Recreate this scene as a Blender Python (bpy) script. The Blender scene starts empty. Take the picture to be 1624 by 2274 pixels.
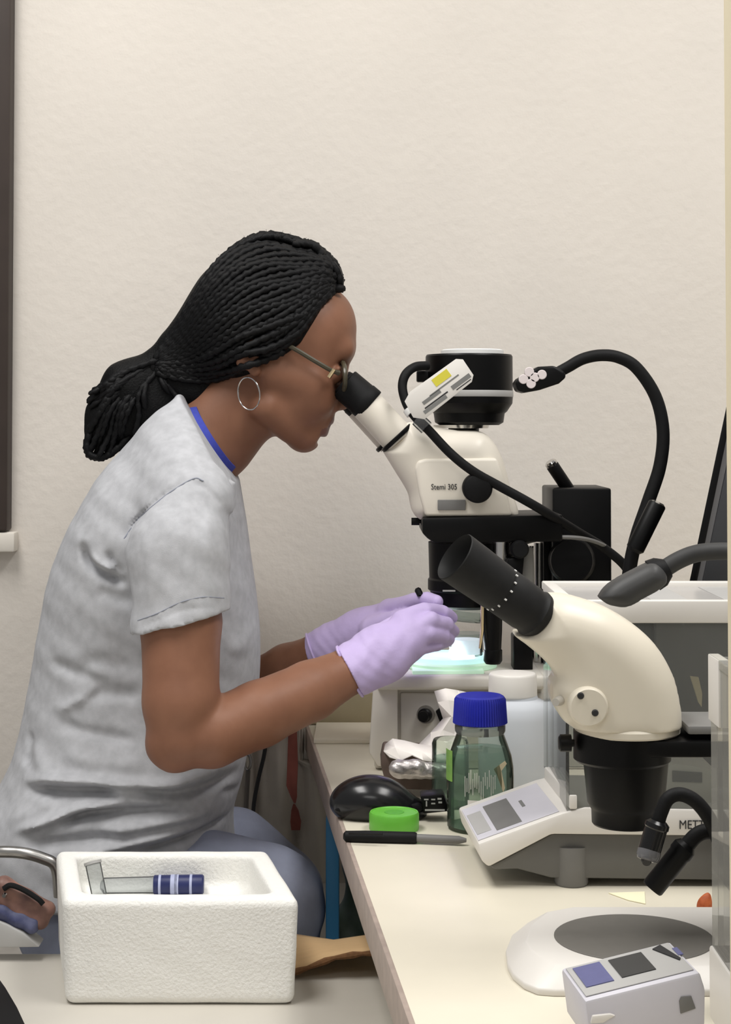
import bpy, bmesh, math, random
import numpy as np
from mathutils import Vector, Matrix

# ------------------------------------------------------------------ camera, world, lights, exposure
SC = bpy.context.scene
COL = SC.collection
FPX, CXP, CYP, PITCH = 3800.0, 812.0, 831.0, math.radians(1.8)   # focal length in px of the 1624x2274 frame
CAM = np.array([0.0, 0.0, 1.332])
cam_data = bpy.data.cameras.new('camera')
cam_data.sensor_fit = 'AUTO'
cam_data.sensor_width = 36.0
cam_data.lens = FPX / 2274.0 * 36.0
cam_data.shift_x = 0.0
cam_data.shift_y = -(1137.0 - CYP) / 2274.0
cam_data.clip_start = 0.02
cam = bpy.data.objects.new('camera', cam_data)
cam.location = CAM
cam.rotation_euler = (math.radians(90) + PITCH, 0, 0)
COL.objects.link(cam)
SC.camera = cam

world = bpy.data.worlds.new('world')
world.use_nodes = True
world.node_tree.nodes['Background'].inputs['Color'].default_value = (1.0, 0.985, 0.96, 1)
world.node_tree.nodes['Background'].inputs['Strength'].default_value = 0.35
SC.world = world


def area_light(name, loc, target, sx, sy, power, color):
    l = bpy.data.lights.new(name, 'AREA')
    l.shape = 'RECTANGLE'
    l.size, l.size_y = sx, sy
    l.energy = power
    l.color = color
    o = bpy.data.objects.new(name, l)
    o.location = loc
    o.rotation_euler = (Vector(target) - Vector(loc)).to_track_quat('-Z', 'Y').to_euler()
    COL.objects.link(o)
    return o


# fluorescent ceiling troffers of the laboratory (above and behind the frame)
area_light('ceiling_light_left', (-0.75, 1.25, 2.95), (-0.75, 1.25, 0), 0.6, 1.2, 34, (1.0, 0.98, 0.95))
area_light('ceiling_light_right', (0.9, 1.2, 2.95), (0.9, 1.2, 0), 0.6, 1.2, 30, (1.0, 0.98, 0.95))
area_light('ceiling_light_rear', (-0.3, -0.9, 2.95), (-0.3, -0.9, 0), 1.2, 0.6, 13, (1.0, 0.98, 0.95))
SC.view_settings.view_transform = 'Standard'
SC.view_settings.look = 'None'
SC.view_settings.exposure = 0.0
SC.view_settings.gamma = 1.0
SC.view_settings.use_curve_mapping = False

random.seed(7)
RNG = np.random.default_rng(7)
_c, _s = math.cos(PITCH), math.sin(PITCH)


# ------------------------------------------------------------------ measuring helpers
def ray(px, py):
    u = (px - CXP) / FPX
    v = (CYP - py) / FPX
    return np.array([u, _c - v * _s, _s + v * _c])


def P(px, py, Y):
    d = ray(px, py)
    return CAM + d * (Y / d[1])


def PZ(px, py, z):
    d = ray(px, py)
    return CAM + d * ((z - CAM[2]) / d[2])


def S(Y):
    return FPX / Y


def Rp(r, Y):
    return r * Y / FPX


COUNTER = 0.91
TABLE = 0.762


# ------------------------------------------------------------------ materials
def lin(c):
    out = []
    for v in c[:3]:
        v = v / 255.0
        out.append(v / 12.92 if v <= 0.04045 else ((v + 0.055) / 1.055) ** 2.4)
    return (out[0], out[1], out[2], 1.0)


def mat(name, col, rough=0.5, metal=0.0, spec=0.5, var=0.0, var_scale=40.0, col2=None, bump=0.0, bump_scale=200.0,
        bump_dist=0.001, trans=0.0, ior=1.45, emit=None, emit_strength=0.0, coat=0.0, stretch=None, alpha=None, sheen=0.0, detail=4.0):
    m = bpy.data.materials.new(name)
    m.use_nodes = True
    nt = m.node_tree
    b = nt.nodes['Principled BSDF']
    b.inputs['Base Color'].default_value = lin(col)
    b.inputs['Roughness'].default_value = rough
    b.inputs['Metallic'].default_value = metal
    b.inputs['Specular IOR Level'].default_value = spec
    b.inputs['Transmission Weight'].default_value = trans
    b.inputs['IOR'].default_value = ior
    b.inputs['Coat Weight'].default_value = coat
    b.inputs['Sheen Weight'].default_value = sheen
    if emit is not None:
        b.inputs['Emission Color'].default_value = lin(emit)
        b.inputs['Emission Strength'].default_value = emit_strength
    tc = nt.nodes.new('ShaderNodeTexCoord')
    src = tc.outputs['Object']
    if stretch is not None:
        mp = nt.nodes.new('ShaderNodeMapping')
        mp.inputs['Scale'].default_value = stretch
        nt.links.new(src, mp.inputs['Vector'])
        src = mp.outputs['Vector']
    if var > 0 or col2 is not None:
        n = nt.nodes.new('ShaderNodeTexNoise')
        n.inputs['Scale'].default_value = var_scale
        n.inputs['Detail'].default_value = detail
        nt.links.new(src, n.inputs['Vector'])
        mr = nt.nodes.new('ShaderNodeMapRange')
        mr.inputs['From Min'].default_value = 0.3
        mr.inputs['From Max'].default_value = 0.7
        nt.links.new(n.outputs['Fac'], mr.inputs['Value'])
        mx = nt.nodes.new('ShaderNodeMix')
        mx.data_type = 'RGBA'
        a = lin(col)
        c2 = lin(col2) if col2 is not None else tuple(x * (1 - var) for x in a[:3]) + (1,)
        mx.inputs[6].default_value = a
        mx.inputs[7].default_value = c2
        nt.links.new(mr.outputs['Result'], mx.inputs[0])
        nt.links.new(mx.outputs[2], b.inputs['Base Color'])
    if bump > 0:
        n2 = nt.nodes.new('ShaderNodeTexNoise')
        n2.inputs['Scale'].default_value = bump_scale
        n2.inputs['Detail'].default_value = 3.0
        nt.links.new(src, n2.inputs['Vector'])
        bp = nt.nodes.new('ShaderNodeBump')
        bp.inputs['Strength'].default_value = bump
        bp.inputs['Distance'].default_value = bump_dist
        nt.links.new(n2.outputs['Fac'], bp.inputs['Height'])
        nt.links.new(bp.outputs['Normal'], b.inputs['Normal'])
    return m


def glass(name, tint, gloss=0.12, haze=None, haze_amt=0.0, rough=0.03):
    """thin clear glass or plastic sheet: tinted see-through with a fresnel mirror and a little haze"""
    m = bpy.data.materials.new(name)
    m.use_nodes = True
    nt = m.node_tree
    for n in list(nt.nodes):
        nt.nodes.remove(n)
    out = nt.nodes.new('ShaderNodeOutputMaterial')
    tr = nt.nodes.new('ShaderNodeBsdfTransparent')
    tr.inputs['Color'].default_value = lin(tint)
    gl = nt.nodes.new('ShaderNodeBsdfGlossy')
    gl.inputs['Roughness'].default_value = rough
    fr = nt.nodes.new('ShaderNodeLayerWeight')
    fr.inputs['Blend'].default_value = gloss
    last = tr.outputs[0]
    if haze is not None:
        df = nt.nodes.new('ShaderNodeBsdfDiffuse')
        df.inputs['Color'].default_value = lin(haze)
        mh = nt.nodes.new('ShaderNodeMixShader')
        mh.inputs[0].default_value = haze_amt
        nt.links.new(last, mh.inputs[1])
        nt.links.new(df.outputs[0], mh.inputs[2])
        last = mh.outputs[0]
    mx = nt.nodes.new('ShaderNodeMixShader')
    nt.links.new(fr.outputs['Fresnel'], mx.inputs[0])
    nt.links.new(last, mx.inputs[1])
    nt.links.new(gl.outputs[0], mx.inputs[2])
    nt.links.new(mx.outputs[0], out.inputs['Surface'])
    return m


# ------------------------------------------------------------------ scene graph helpers
def tag(o, label=None, cat=None, group=None, kind=None):
    if label:
        o['label'] = label
    if cat:
        o['category'] = cat
    if group:
        o['group'] = group
    if kind:
        o['kind'] = kind
    return o


def thing(name, loc, label, cat, group=None):
    e = bpy.data.objects.new(name, None)
    e.location = Vector([float(v) for v in loc])
    e.empty_display_size = 0.02
    COL.objects.link(e)
    return tag(e, label, cat, group)


def adopt(o, parent):
    if parent is not None:
        o.parent = parent
        if parent.type == 'EMPTY':
            o.matrix_parent_inverse = Matrix.Translation(-parent.location)
    return o


def mk(name, vf, m, parent=None, smooth=35, bevel=0.0, seg=2, bevel_angle=30, weld=False):
    """one mesh object from (verts, faces); sharp edges kept above the angle `smooth`"""
    v, f = vf
    me = bpy.data.meshes.new(name)
    me.from_pydata([tuple(map(float, p)) for p in v], [], [tuple(map(int, q)) for q in f])
    bm = bmesh.new()
    bm.from_mesh(me)
    if weld:
        bmesh.ops.remove_doubles(bm, verts=bm.verts, dist=1e-6)
    bmesh.ops.recalc_face_normals(bm, faces=bm.faces)
    if bevel > 0:
        ed = [e for e in bm.edges if len(e.link_faces) == 2 and e.calc_face_angle(0) > math.radians(bevel_angle)]
        bmesh.ops.bevel(bm, geom=ed, offset=bevel, segments=seg, affect='EDGES', profile=0.5, clamp_overlap=True)
    for fc in bm.faces:
        fc.smooth = True
    lim = math.radians(smooth)
    for e in bm.edges:
        e.smooth = not (len(e.link_faces) == 2 and e.calc_face_angle(0) > lim)
    bm.to_mesh(me)
    bm.free()
    me.materials.append(m)
    o = bpy.data.objects.new(name, me)
    COL.objects.link(o)
    return adopt(o, parent)


def mk_np(name, V, Q, m, parent=None):
    me = bpy.data.meshes.new(name)
    n, k = len(V), len(Q)
    me.vertices.add(n)
    me.vertices.foreach_set('co', np.asarray(V, np.float32).ravel())
    me.loops.add(4 * k)
    me.loops.foreach_set('vertex_index', np.asarray(Q, np.int32).ravel())
    me.polygons.add(k)
    me.polygons.foreach_set('loop_start', np.arange(0, 4 * k, 4, dtype=np.int32))
    me.polygons.foreach_set('use_smooth', np.ones(k, bool))
    me.update(calc_edges=True)
    me.validate()
    me.materials.append(m)
    o = bpy.data.objects.new(name, me)
    COL.objects.link(o)
    return adopt(o, parent)


def join(*vfs):
    V, Fs = [], []
    for v, f in vfs:
        o = len(V)
        V += [tuple(p) for p in v]
        Fs += [tuple(i + o for i in q) for q in f]
    return V, Fs


def frame_for(d):
    d = np.asarray(d, float)
    d = d / np.linalg.norm(d)
    a = np.array([0, 0, 1.0]) if abs(d[2]) < 0.9 else np.array([0, 1.0, 0])
    u = np.cross(a, d)
    u /= np.linalg.norm(u)
    w = np.cross(d, u)
    return u, w, d


def lathe(p0, p1, prof, n=32, cap=True):
    """prof = [(t 0..1 along p0->p1, radius)]"""
    p0, p1 = np.asarray(p0, float), np.asarray(p1, float)
    u, w, d = frame_for(p1 - p0)
    V, Fs = [], []
    for (t, r) in prof:
        c = p0 + (p1 - p0) * t
        for i in range(n):
            a = 2 * math.pi * i / n
            V.append(c + (u * math.cos(a) + w * math.sin(a)) * max(r, 1e-5))
    for j in range(len(prof) - 1):
        for i in range(n):
            k = (i + 1) % n
            Fs.append((j * n + i, j * n + k, (j + 1) * n + k, (j + 1) * n + i))
    if cap:
        Fs.append(tuple(range(n))[::-1])
        Fs.append(tuple((len(prof) - 1) * n + i for i in range(n)))
    return V, Fs


def vlathe(cx, cy, prof, n=40, cap=True):
    """vertical turned shape, prof = [(z, r)]"""
    z0, z1 = prof[0][0], prof[-1][0]
    V, Fs = [], []
    for (z, r) in prof:
        for i in range(n):
            a = 2 * math.pi * i / n
            V.append((cx + max(r, 1e-5) * math.cos(a), cy + max(r, 1e-5) * math.sin(a), z))
    for j in range(len(prof) - 1):
        for i in range(n):
            k = (i + 1) % n
            Fs.append((j * n + i, j * n + k, (j + 1) * n + k, (j + 1) * n + i))
    if cap:
        Fs.append(tuple(range(n))[::-1])
        Fs.append(tuple((len(prof) - 1) * n + i for i in range(n)))
    return V, Fs


def catmull(pts, per=8):
    pts = [np.asarray(p, float) for p in pts]
    if len(pts) < 3:
        return [pts[0] + (pts[-1] - pts[0]) * t for t in np.linspace(0, 1, per + 1)]
    ext = [2 * pts[0] - pts[1]] + pts + [2 * pts[-1] - pts[-2]]
    out = []
    for i in range(1, len(ext) - 2):
        a, b, c, d = ext[i - 1], ext[i], ext[i + 1], ext[i + 2]
        for k in range(per):
            t = k / per
            out.append(0.5 * (2 * b + (c - a) * t + (2 * a - 5 * b + 4 * c - d) * t * t + (3 * b - a - 3 * c + d) * t ** 3))
    out.append(pts[-1])
    return out


def tube(path, r, n=10, cap=True, closed=False, flat=1.0):
    path = [np.asarray(p, float) for p in path]
    m = len(path)
    rs = r if hasattr(r, '__len__') else [r] * m
    V, Fs = [], []
    prev = None
    for i in range(m):
        if closed:
            t = path[(i + 1) % m] - path[i - 1]
        else:
            t = path[min(i + 1, m - 1)] - path[max(i - 1, 0)]
        ln = np.linalg.norm(t)
        t = t / (ln if ln > 1e-9 else 1)
        if prev is None:
            u, w, _ = frame_for(t)
        else:
            u = prev - t * np.dot(prev, t)
            u /= max(np.linalg.norm(u), 1e-9)
            w = np.cross(t, u)
        prev = u
        for k in range(n):
            a = 2 * math.pi * k / n
            V.append(path[i] + (u * math.cos(a) * flat + w * math.sin(a)) * rs[i])
    rng = m if closed else m - 1
    for j in range(rng):
        j2 = (j + 1) % m
        for k in range(n):
            k2 = (k + 1) % n
            Fs.append((j * n + k, j * n + k2, j2 * n + k2, j2 * n + k))
    if cap and not closed:
        Fs.append(tuple(range(n))[::-1])
        Fs.append(tuple((m - 1) * n + k for k in range(n)))
    return V, Fs


def box(x0, x1, y0, y1, z0, z1):
    V = [(x0, y0, z0), (x1, y0, z0), (x1, y1, z0), (x0, y1, z0), (x0, y0, z1), (x1, y0, z1), (x1, y1, z1), (x0, y1, z1)]
    Fs = [(0, 3, 2, 1), (4, 5, 6, 7), (0, 1, 5, 4), (1, 2, 6, 5), (2, 3, 7, 6), (3, 0, 4, 7)]
    return V, Fs


def prism(pts, vec):
    """closed outline of 3-D points pushed along vec"""
    n = len(pts)
    vec = np.asarray(vec, float)
    V = [np.asarray(p, float) for p in pts] + [np.asarray(p, float) + vec for p in pts]
    Fs = [tuple(range(n)), tuple(range(n, 2 * n))[::-1]]
    for i in range(n):
        k = (i + 1) % n
        Fs.append((i, i + n, k + n, k))
    return V, Fs


def pprism(outline, Y, depth, dx=0.0):
    """an outline measured at distance Y, given its real depth"""
    return prism([P(a, b, Y) for a, b in outline], (dx, depth, 0))


def text(name, s, size, loc, m, parent, rot=(math.radians(90), 0, 0), depth=0.0002, width=None):
    cu = bpy.data.curves.new(name, 'FONT')
    cu.body = s
    cu.size = size
    cu.extrude = depth
    cu.resolution_u = 3
    o = bpy.data.objects.new(name + '_src', cu)
    COL.objects.link(o)
    dg = bpy.context.evaluated_depsgraph_get()
    dg.update()
    me = bpy.data.meshes.new_from_object(o.evaluated_get(dg))
    bpy.data.objects.remove(o)
    me.materials.clear()
    me.materials.append(m)
    xs = [v.co.x for v in me.vertices]
    if width:
        k = width / (max(xs) - min(xs))
        for v in me.vertices:
            v.co.x = (v.co.x - min(xs)) * k
    t = bpy.data.objects.new(name, me)
    M = Matrix.Translation(Vector([float(a) for a in loc]))
    R = rot if isinstance(rot, Matrix) else Matrix.Identity(4)
    if not isinstance(rot, Matrix):
        R = Matrix.Rotation(rot[2], 4, 'Z') @ Matrix.Rotation(rot[1], 4, 'Y') @ Matrix.Rotation(rot[0], 4, 'X')
    me.transform(M @ R)
    COL.objects.link(t)
    return adopt(t, parent)


# ------------------------------------------------------------------ soft shapes: distance field + surface nets
def axis_steps(segs):
    """segs = [(start, end, step), ...] -> uneven axis"""
    out = []
    for a, b, h in segs:
        n = max(1, int(round((b - a) / h)))
        out += list(np.linspace(a, b, n, endpoint=False))
    out.append(segs[-1][1])
    return np.array(out, np.float32)


class Field:
    def __init__(self, xs, ys, zs):
        self.x, self.y, self.z = [np.asarray(a, np.float32) for a in (xs, ys, zs)]
        self.F = np.full((len(xs), len(ys), len(zs)), 1.0, np.float32)

    @staticmethod
    def uniform(lo, hi, h):
        return Field(*[np.arange(lo[i], hi[i] + h, h) for i in range(3)])

    def sl(self, lo, hi):
        r = []
        for a, l, h in zip((self.x, self.y, self.z), lo, hi):
            i0, i1 = int(np.searchsorted(a, l)), int(np.searchsorted(a, h))
            if i1 <= i0:
                return None
            r.append(slice(i0, i1))
        return tuple(r)

    def mesh(self, s):
        return self.x[s[0]][:, None, None], self.y[s[1]][None, :, None], self.z[s[2]][None, None, :]

    def put(self, fn, lo, hi, k=0.0, op='add', pad=0.03):
        m = k + pad
        s = self.sl([v - m for v in lo], [v + m for v in hi])
        if s is None:
            return
        d = fn(*self.mesh(s)).astype(np.float32)
        A = self.F[s]
        if op == 'add':
            if k <= 0:
                self.F[s] = np.minimum(A, d)
            else:
                h = np.clip(0.5 + 0.5 * (A - d) / k, 0, 1)
                self.F[s] = A * (1 - h) + d * h - k * h * (1 - h)
        elif op == 'cut':
            d = -d
            if k <= 0:
                self.F[s] = np.maximum(A, d)
            else:
                h = np.clip(0.5 - 0.5 * (A - d) / k, 0, 1)
                self.F[s] = A * (1 - h) + d * h + k * h * (1 - h)

    def cap(self, p, q, r1, r2=None, k=0.0, op='add'):
        r2 = r1 if r2 is None else r2
        p, q = np.asarray(p, float), np.asarray(q, float)
        ba = q - p
        L = float(ba @ ba)

        def fn(x, y, z):
            h = np.clip(((x - p[0]) * ba[0] + (y - p[1]) * ba[1] + (z - p[2]) * ba[2]) / L, 0, 1)
            return np.sqrt((x - p[0] - ba[0] * h) ** 2 + (y - p[1] - ba[1] * h) ** 2 + (z - p[2] - ba[2] * h) ** 2) - (r1 + (r2 - r1) * h)
        R = max(r1, r2)
        self.put(fn, np.minimum(p, q) - R, np.maximum(p, q) + R, k, op)

    def chain(self, pts, rs, k=0.0, op='add'):
        for i in range(len(pts) - 1):
            self.cap(pts[i], pts[i + 1], rs[i], rs[i + 1], k, op)

    def ell(self, c, r, rot=None, k=0.0, op='add'):
        """ellipsoid, rot = angle (deg) that turns its x axis downward in the picture plane (about y)"""
        c = np.asarray(c, float)
        a = math.radians(rot or 0)
        ca, sa = math.cos(a), math.sin(a)

        def fn(x, y, z):
            dx, dy, dz = x - c[0], y - c[1], z - c[2]
            X = dx * ca - dz * sa
            Z = dx * sa + dz * ca
            k0 = np.sqrt((X / r[0]) ** 2 + (dy / r[1]) ** 2 + (Z / r[2]) ** 2)
            k1 = np.sqrt((X / r[0] ** 2) ** 2 + (dy / r[1] ** 2) ** 2 + (Z / r[2] ** 2) ** 2)
            return k0 * (k0 - 1) / np.maximum(k1, 1e-6)
        R = max(r)
        self.put(fn, c - R, c + R, k, op)

    def rbox(self, c, h, r, k=0.0, op='add', rot=0.0, rz=0.0):
        c = np.asarray(c, float)
        a, b = math.radians(rot), math.radians(rz)

        def fn(x, y, z):
            dx, dy, dz = x - c[0], y - c[1], z - c[2]
            X0 = dx * math.cos(b) + dy * math.sin(b)
            Y0 = -dx * math.sin(b) + dy * math.cos(b)
            X = X0 * math.cos(a) - dz * math.sin(a)
            Z = X0 * math.sin(a) + dz * math.cos(a)
            qx, qy, qz = np.abs(X) - h[0] + r, np.abs(Y0) - h[1] + r, np.abs(Z) - h[2] + r
            o = np.sqrt(np.maximum(qx, 0) ** 2 + np.maximum(qy, 0) ** 2 + np.maximum(qz, 0) ** 2)
            return o + np.minimum(np.maximum(np.maximum(qx, qy), qz), 0) - r
        R = float(np.linalg.norm(h))
        self.put(fn, c - R, c + R, k, op)

    def plane_cut(self, p, n, lo=None, hi=None):
        """remove the side n points to"""
        p, n = np.asarray(p, float), np.asarray(n, float)
        n = n / np.linalg.norm(n)
        lo = [self.x[0], self.y[0], self.z[0]] if lo is None else lo
        hi = [self.x[-1] + 1, self.y[-1] + 1, self.z[-1] + 1] if hi is None else hi
        self.put(lambda x, y, z: -((x - p[0]) * n[0] + (y - p[1]) * n[1] + (z - p[2]) * n[2]), lo, hi, 0, 'cut', 0)

    def sample(self, p):
        idx = []
        for a, v in zip((self.x, self.y, self.z), p):
            i = int(np.clip(np.searchsorted(a, v) - 1, 0, len(a) - 2))
            t = float(np.clip((v - a[i]) / (a[i + 1] - a[i]), 0, 1))
            idx.append((i, t))
        (i, a), (j, b), (k, c) = idx
        G = self.F[i:i + 2, j:j + 2, k:k + 2]
        G = G[0] * (1 - a) + G[1] * a
        G = G[0] * (1 - b) + G[1] * b
        return float(G[0] * (1 - c) + G[1] * c)

    def nets(self, relax=1):
        F = self.F
        F[0], F[-1] = np.maximum(F[0], 1e-3), np.maximum(F[-1], 1e-3)
        F[:, 0], F[:, -1] = np.maximum(F[:, 0], 1e-3), np.maximum(F[:, -1], 1e-3)
        F[:, :, 0], F[:, :, -1] = np.maximum(F[:, :, 0], 1e-3), np.maximum(F[:, :, -1], 1e-3)
        ins = F < 0
        cnt = np.zeros(tuple(n - 1 for n in F.shape), np.int8)
        for i in (0, 1):
            for j in (0, 1):
                for k in (0, 1):
                    cnt += ins[i:i + cnt.shape[0], j:j + cnt.shape[1], k:k + cnt.shape[2]]
        I, J, K = np.nonzero((cnt > 0) & (cnt < 8))
        num = np.full(cnt.shape, -1, np.int32)
        num[I, J, K] = np.arange(len(I))
        acc = np.zeros((len(I), 3))
        n = np.zeros(len(I))
        corners = [(i, j, k) for i in (0, 1) for j in (0, 1) for k in (0, 1)]
        for a in corners:
            for ax in range(3):
                if a[ax] == 1:
                    continue
                b = list(a)
                b[ax] = 1
                fa = F[I + a[0], J + a[1], K + a[2]]
                fb = F[I + b[0], J + b[1], K + b[2]]
                m = (fa < 0) != (fb < 0)
                t = np.where(m, fa / np.where(m, fa - fb, 1), 0)
                pa = np.stack([self.x[I + a[0]], self.y[J + a[1]], self.z[K + a[2]]], 1)
                pb = np.stack([self.x[I + b[0]], self.y[J + b[1]], self.z[K + b[2]]], 1)
                acc += (pa + (pb - pa) * t[:, None]) * m[:, None]
                n += m
        V = acc / n[:, None]
        Q = []
        A = ins
        for ax in range(3):
            s0 = [slice(None)] * 3
            s1 = [slice(None)] * 3
            s0[ax], s1[ax] = slice(0, -1), slice(1, None)
            ch = A[tuple(s0)] != A[tuple(s1)]
            i, j, k = np.nonzero(ch)
            o1, o2 = (ax + 1) % 3, (ax + 2) % 3
            c = [i, j, k]
            ok = (c[o1] > 0) & (c[o2] > 0) & (c[o1] < F.shape[o1] - 1) & (c[o2] < F.shape[o2] - 1)
            c = [q[ok] for q in c]
            fl = A[tuple(c)]

            def cell(d1, d2):
                e = [q.copy() for q in c]
                e[o1] -= d1
                e[o2] -= d2
                return num[tuple(e)]
            q = np.stack([cell(1, 1), cell(0, 1), cell(0, 0), cell(1, 0)], 1)
            q[~fl] = q[~fl][:, ::-1]
            Q.append(q)
        Q = np.concatenate(Q)
        Q = Q[(Q >= 0).all(1)]
        for _ in range(relax):
            sm = np.zeros_like(V)
            ct = np.zeros(len(V))
            for a in range(4):
                b = (a + 1) % 4
                np.add.at(sm, Q[:, a], V[Q[:, b]])
                np.add.at(ct, Q[:, a], 1)
                np.add.at(sm, Q[:, b], V[Q[:, a]])
                np.add.at(ct, Q[:, b], 1)
            V = V * 0.5 + 0.5 * sm / np.maximum(ct, 1)[:, None]
        return V, Q


def poly_dist(px, pz, poly):
    """signed distance (negative inside) to a polygon in x-z"""
    d = np.full(px.shape, 1e9)
    s = np.ones(px.shape)
    n = len(poly)
    for i in range(n):
        ax, az = poly[i]
        bx, bz = poly[(i - 1) % n]
        ex, ez = bx - ax, bz - az
        wx, wz = px - ax, pz - az
        h = np.clip((wx * ex + wz * ez) / (ex * ex + ez * ez), 0, 1)
        d = np.minimum(d, (wx - ex * h) ** 2 + (wz - ez * h) ** 2)
        c1, c2, c3 = pz >= az, pz < bz, ex * wz > ez * wx
        s = np.where((c1 & c2 & c3) | (~c1 & ~c2 & ~c3), -s, s)
    return s * np.sqrt(d)


def pillow(name, outline, Y, T, R, m, parent, h=0.0018, relax=1, smooth_outline=True, floor_row=None):
    """body with a measured side outline, half thickness T about depth Y and edges rounded by R"""
    pts = [P(a, b, Y) for a, b in outline]
    if smooth_outline:
        pts = catmull(pts + [pts[0]], 6)[:-1]
    poly = [(p[0], p[2]) for p in pts]
    xs = [p[0] for p in poly]
    zs = [p[1] for p in poly]
    f = Field.uniform((min(xs) - .008, Y - T - .008, min(zs) - .008), (max(xs) + .008, Y + T + .008, max(zs) + .008), h)
    X, Z = np.meshgrid(f.x, f.z, indexing='ij')
    d = poly_dist(X, Z, poly)
    u = np.clip(-d / R, 0, 1)
    th = (T - R) + R * np.sqrt(np.clip(1 - (1 - u) ** 2, 0, 1))
    y = np.abs(f.y - Y)
    g = np.maximum(d[:, None, :] * np.ones((1, len(f.y), 1)), y[None, :, None] - th[:, None, :])
    if floor_row is not None:
        g = np.maximum(g, (P(CXP, floor_row, Y)[2] - f.z)[None, None, :])
    f.F = g.astype(np.float32)
    V, Q = f.nets(relax)
    return mk_np(name, V, Q, m, parent)
# ------------------------------------------------------------------ material library
M = {}
M['wall'] = mat('wall_plaster', (222, 215, 206), 0.85, var=0.05, var_scale=6, bump=0.3, bump_scale=75, bump_dist=0.003)
M['floor'] = mat('floor_vinyl', (150, 146, 138), 0.5, var=0.08, var_scale=30)
M['darkwood'] = mat('dark_frame_paint', (60, 50, 45), 0.5, var=0.15, var_scale=20)
M['sill'] = mat('sill_paint', (222, 216, 206), 0.6, var=0.04, var_scale=30)
M['counter'] = mat('cream_laminate', (226, 219, 201), 0.32, var=0.04, var_scale=14, spec=0.4)
M['band'] = mat('mauve_edge_band', (172, 156, 146), 0.5, var=0.2, var_scale=60)
M['table'] = mat('grey_laminate', (205, 200, 190), 0.4, var=0.04, var_scale=18)
M['cream'] = mat('cream_enamel', (231, 224, 211), 0.38, var=0.03, var_scale=25)
M['cream2'] = mat('warm_cream_enamel', (224, 216, 199), 0.36, var=0.03, var_scale=25)
M['offwhite'] = mat('off_white_plastic', (226, 222, 216), 0.42, var=0.02, var_scale=40)
M['beige'] = mat('beige_metal', (214, 209, 199), 0.45, var=0.04, var_scale=30)
M['beige2'] = mat('recess_beige', (190, 186, 178), 0.5, var=0.04, var_scale=30)
M['black'] = mat('black_plastic', (9, 9, 10), 0.4, spec=0.22, var=0.2, var_scale=60)
M['black_matte'] = mat('black_rubber', (20, 20, 21), 0.6, spec=0.22, var=0.25, var_scale=90, bump=0.15, bump_scale=500)
M['charcoal'] = mat('charcoal_rubber_grip', (36, 36, 36), 0.6, spec=0.25, var=0.2, var_scale=90)
M['black_gloss'] = mat('black_gloss_plastic', (18, 18, 20), 0.22, spec=0.5)
M['chamber'] = mat('chamber_grey', (98, 96, 95), 0.5, var=0.1, var_scale=30)
M['darkgrey'] = mat('dark_grey_plastic', (60, 60, 60), 0.5, var=0.1, var_scale=50)
M['midgrey'] = mat('mid_grey_plastic', (118, 117, 115), 0.5, var=0.08, var_scale=50)
M['lightgrey'] = mat('light_grey_plastic', (175, 174, 172), 0.5, var=0.04, var_scale=50)
M['stage'] = mat('grey_stage_disc', (112, 109, 104), 0.55, var=0.06, var_scale=70)
M['lavgrey'] = mat('lavender_grey_plastic', (206, 204, 212), 0.42, var=0.03, var_scale=50)
M['slate'] = mat('slate_blue_key', (96, 98, 140), 0.45, var=0.08, var_scale=200)
M['chrome'] = mat('chrome', (205, 203, 200), 0.16, metal=1.0)
M['steel'] = mat('brushed_steel', (170, 168, 165), 0.32, metal=1.0)
M['gold'] = mat('pale_gold_metal', (225, 205, 165), 0.22, metal=1.0)
M['white'] = mat('white_print', (240, 240, 238), 0.5)
M['ink'] = mat('black_ink', (40, 40, 42), 0.6)
M['greyink'] = mat('grey_ink', (120, 120, 118), 0.6)
M['yellow'] = mat('yellow_print', (214, 204, 70), 0.6)
M['bluecap'] = mat('blue_screw_cap', (30, 38, 158), 0.42, var=0.1, var_scale=80)
M['green'] = mat('green_translucent_plastic', (104, 184, 62), 0.4, var=0.12, var_scale=60, trans=0.0)
M['glass'] = glass('clear_glass', (238, 242, 240), 0.1, (215, 222, 218), 0.05)
M['acrylic'] = glass('draft_shield_glass', (236, 238, 237), 0.12, (225, 226, 224), 0.08)
M['roofglass'] = glass('frosted_roof_pane', (230, 230, 228), 0.12, (214, 211, 208), 0.72, 0.2)
M['acrylic2'] = glass('near_draft_shield_glass', (228, 229, 226), 0.14, (228, 226, 220), 0.26)
M['bottleglass'] = glass('greenish_bottle_glass', (240, 245, 238), 0.2, (180, 195, 172), 0.06)
M['water'] = glass('greenish_water', (228, 238, 234), 0.06, (140, 172, 168), 0.17)
M['milky'] = glass('milky_plastic', (225, 230, 235), 0.1, (216, 220, 226), 0.80, 0.3)
M['tealdye'] = mat('teal_solution', (60, 140, 165), 0.4)
M['clearplastic'] = glass('clear_plastic', (232, 234, 234), 0.15, (200, 202, 205), 0.15)
M['foam'] = mat('expanded_polystyrene', (239, 238, 233), 0.8, var=0.035, var_scale=180, bump=0.6, bump_scale=330, bump_dist=0.0016)
M['card'] = mat('kraft_cardboard', (205, 172, 128), 0.8, var=0.08, var_scale=60, stretch=(1, 6, 1))
M['carddark'] = mat('cardboard_edge', (120, 84, 52), 0.85, var=0.35, var_scale=300)
M['tissue'] = mat('white_tissue', (234, 228, 222), 0.85, var=0.05, var_scale=60)
M['foil'] = mat('crumpled_foil', (196, 190, 188), 0.4, metal=0.7, var=0.25, var_scale=120, bump=0.5, bump_scale=160, bump_dist=0.002)
M['brownbox'] = mat('dark_brown_card', (96, 80, 72), 0.7, var=0.25, var_scale=60)
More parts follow.
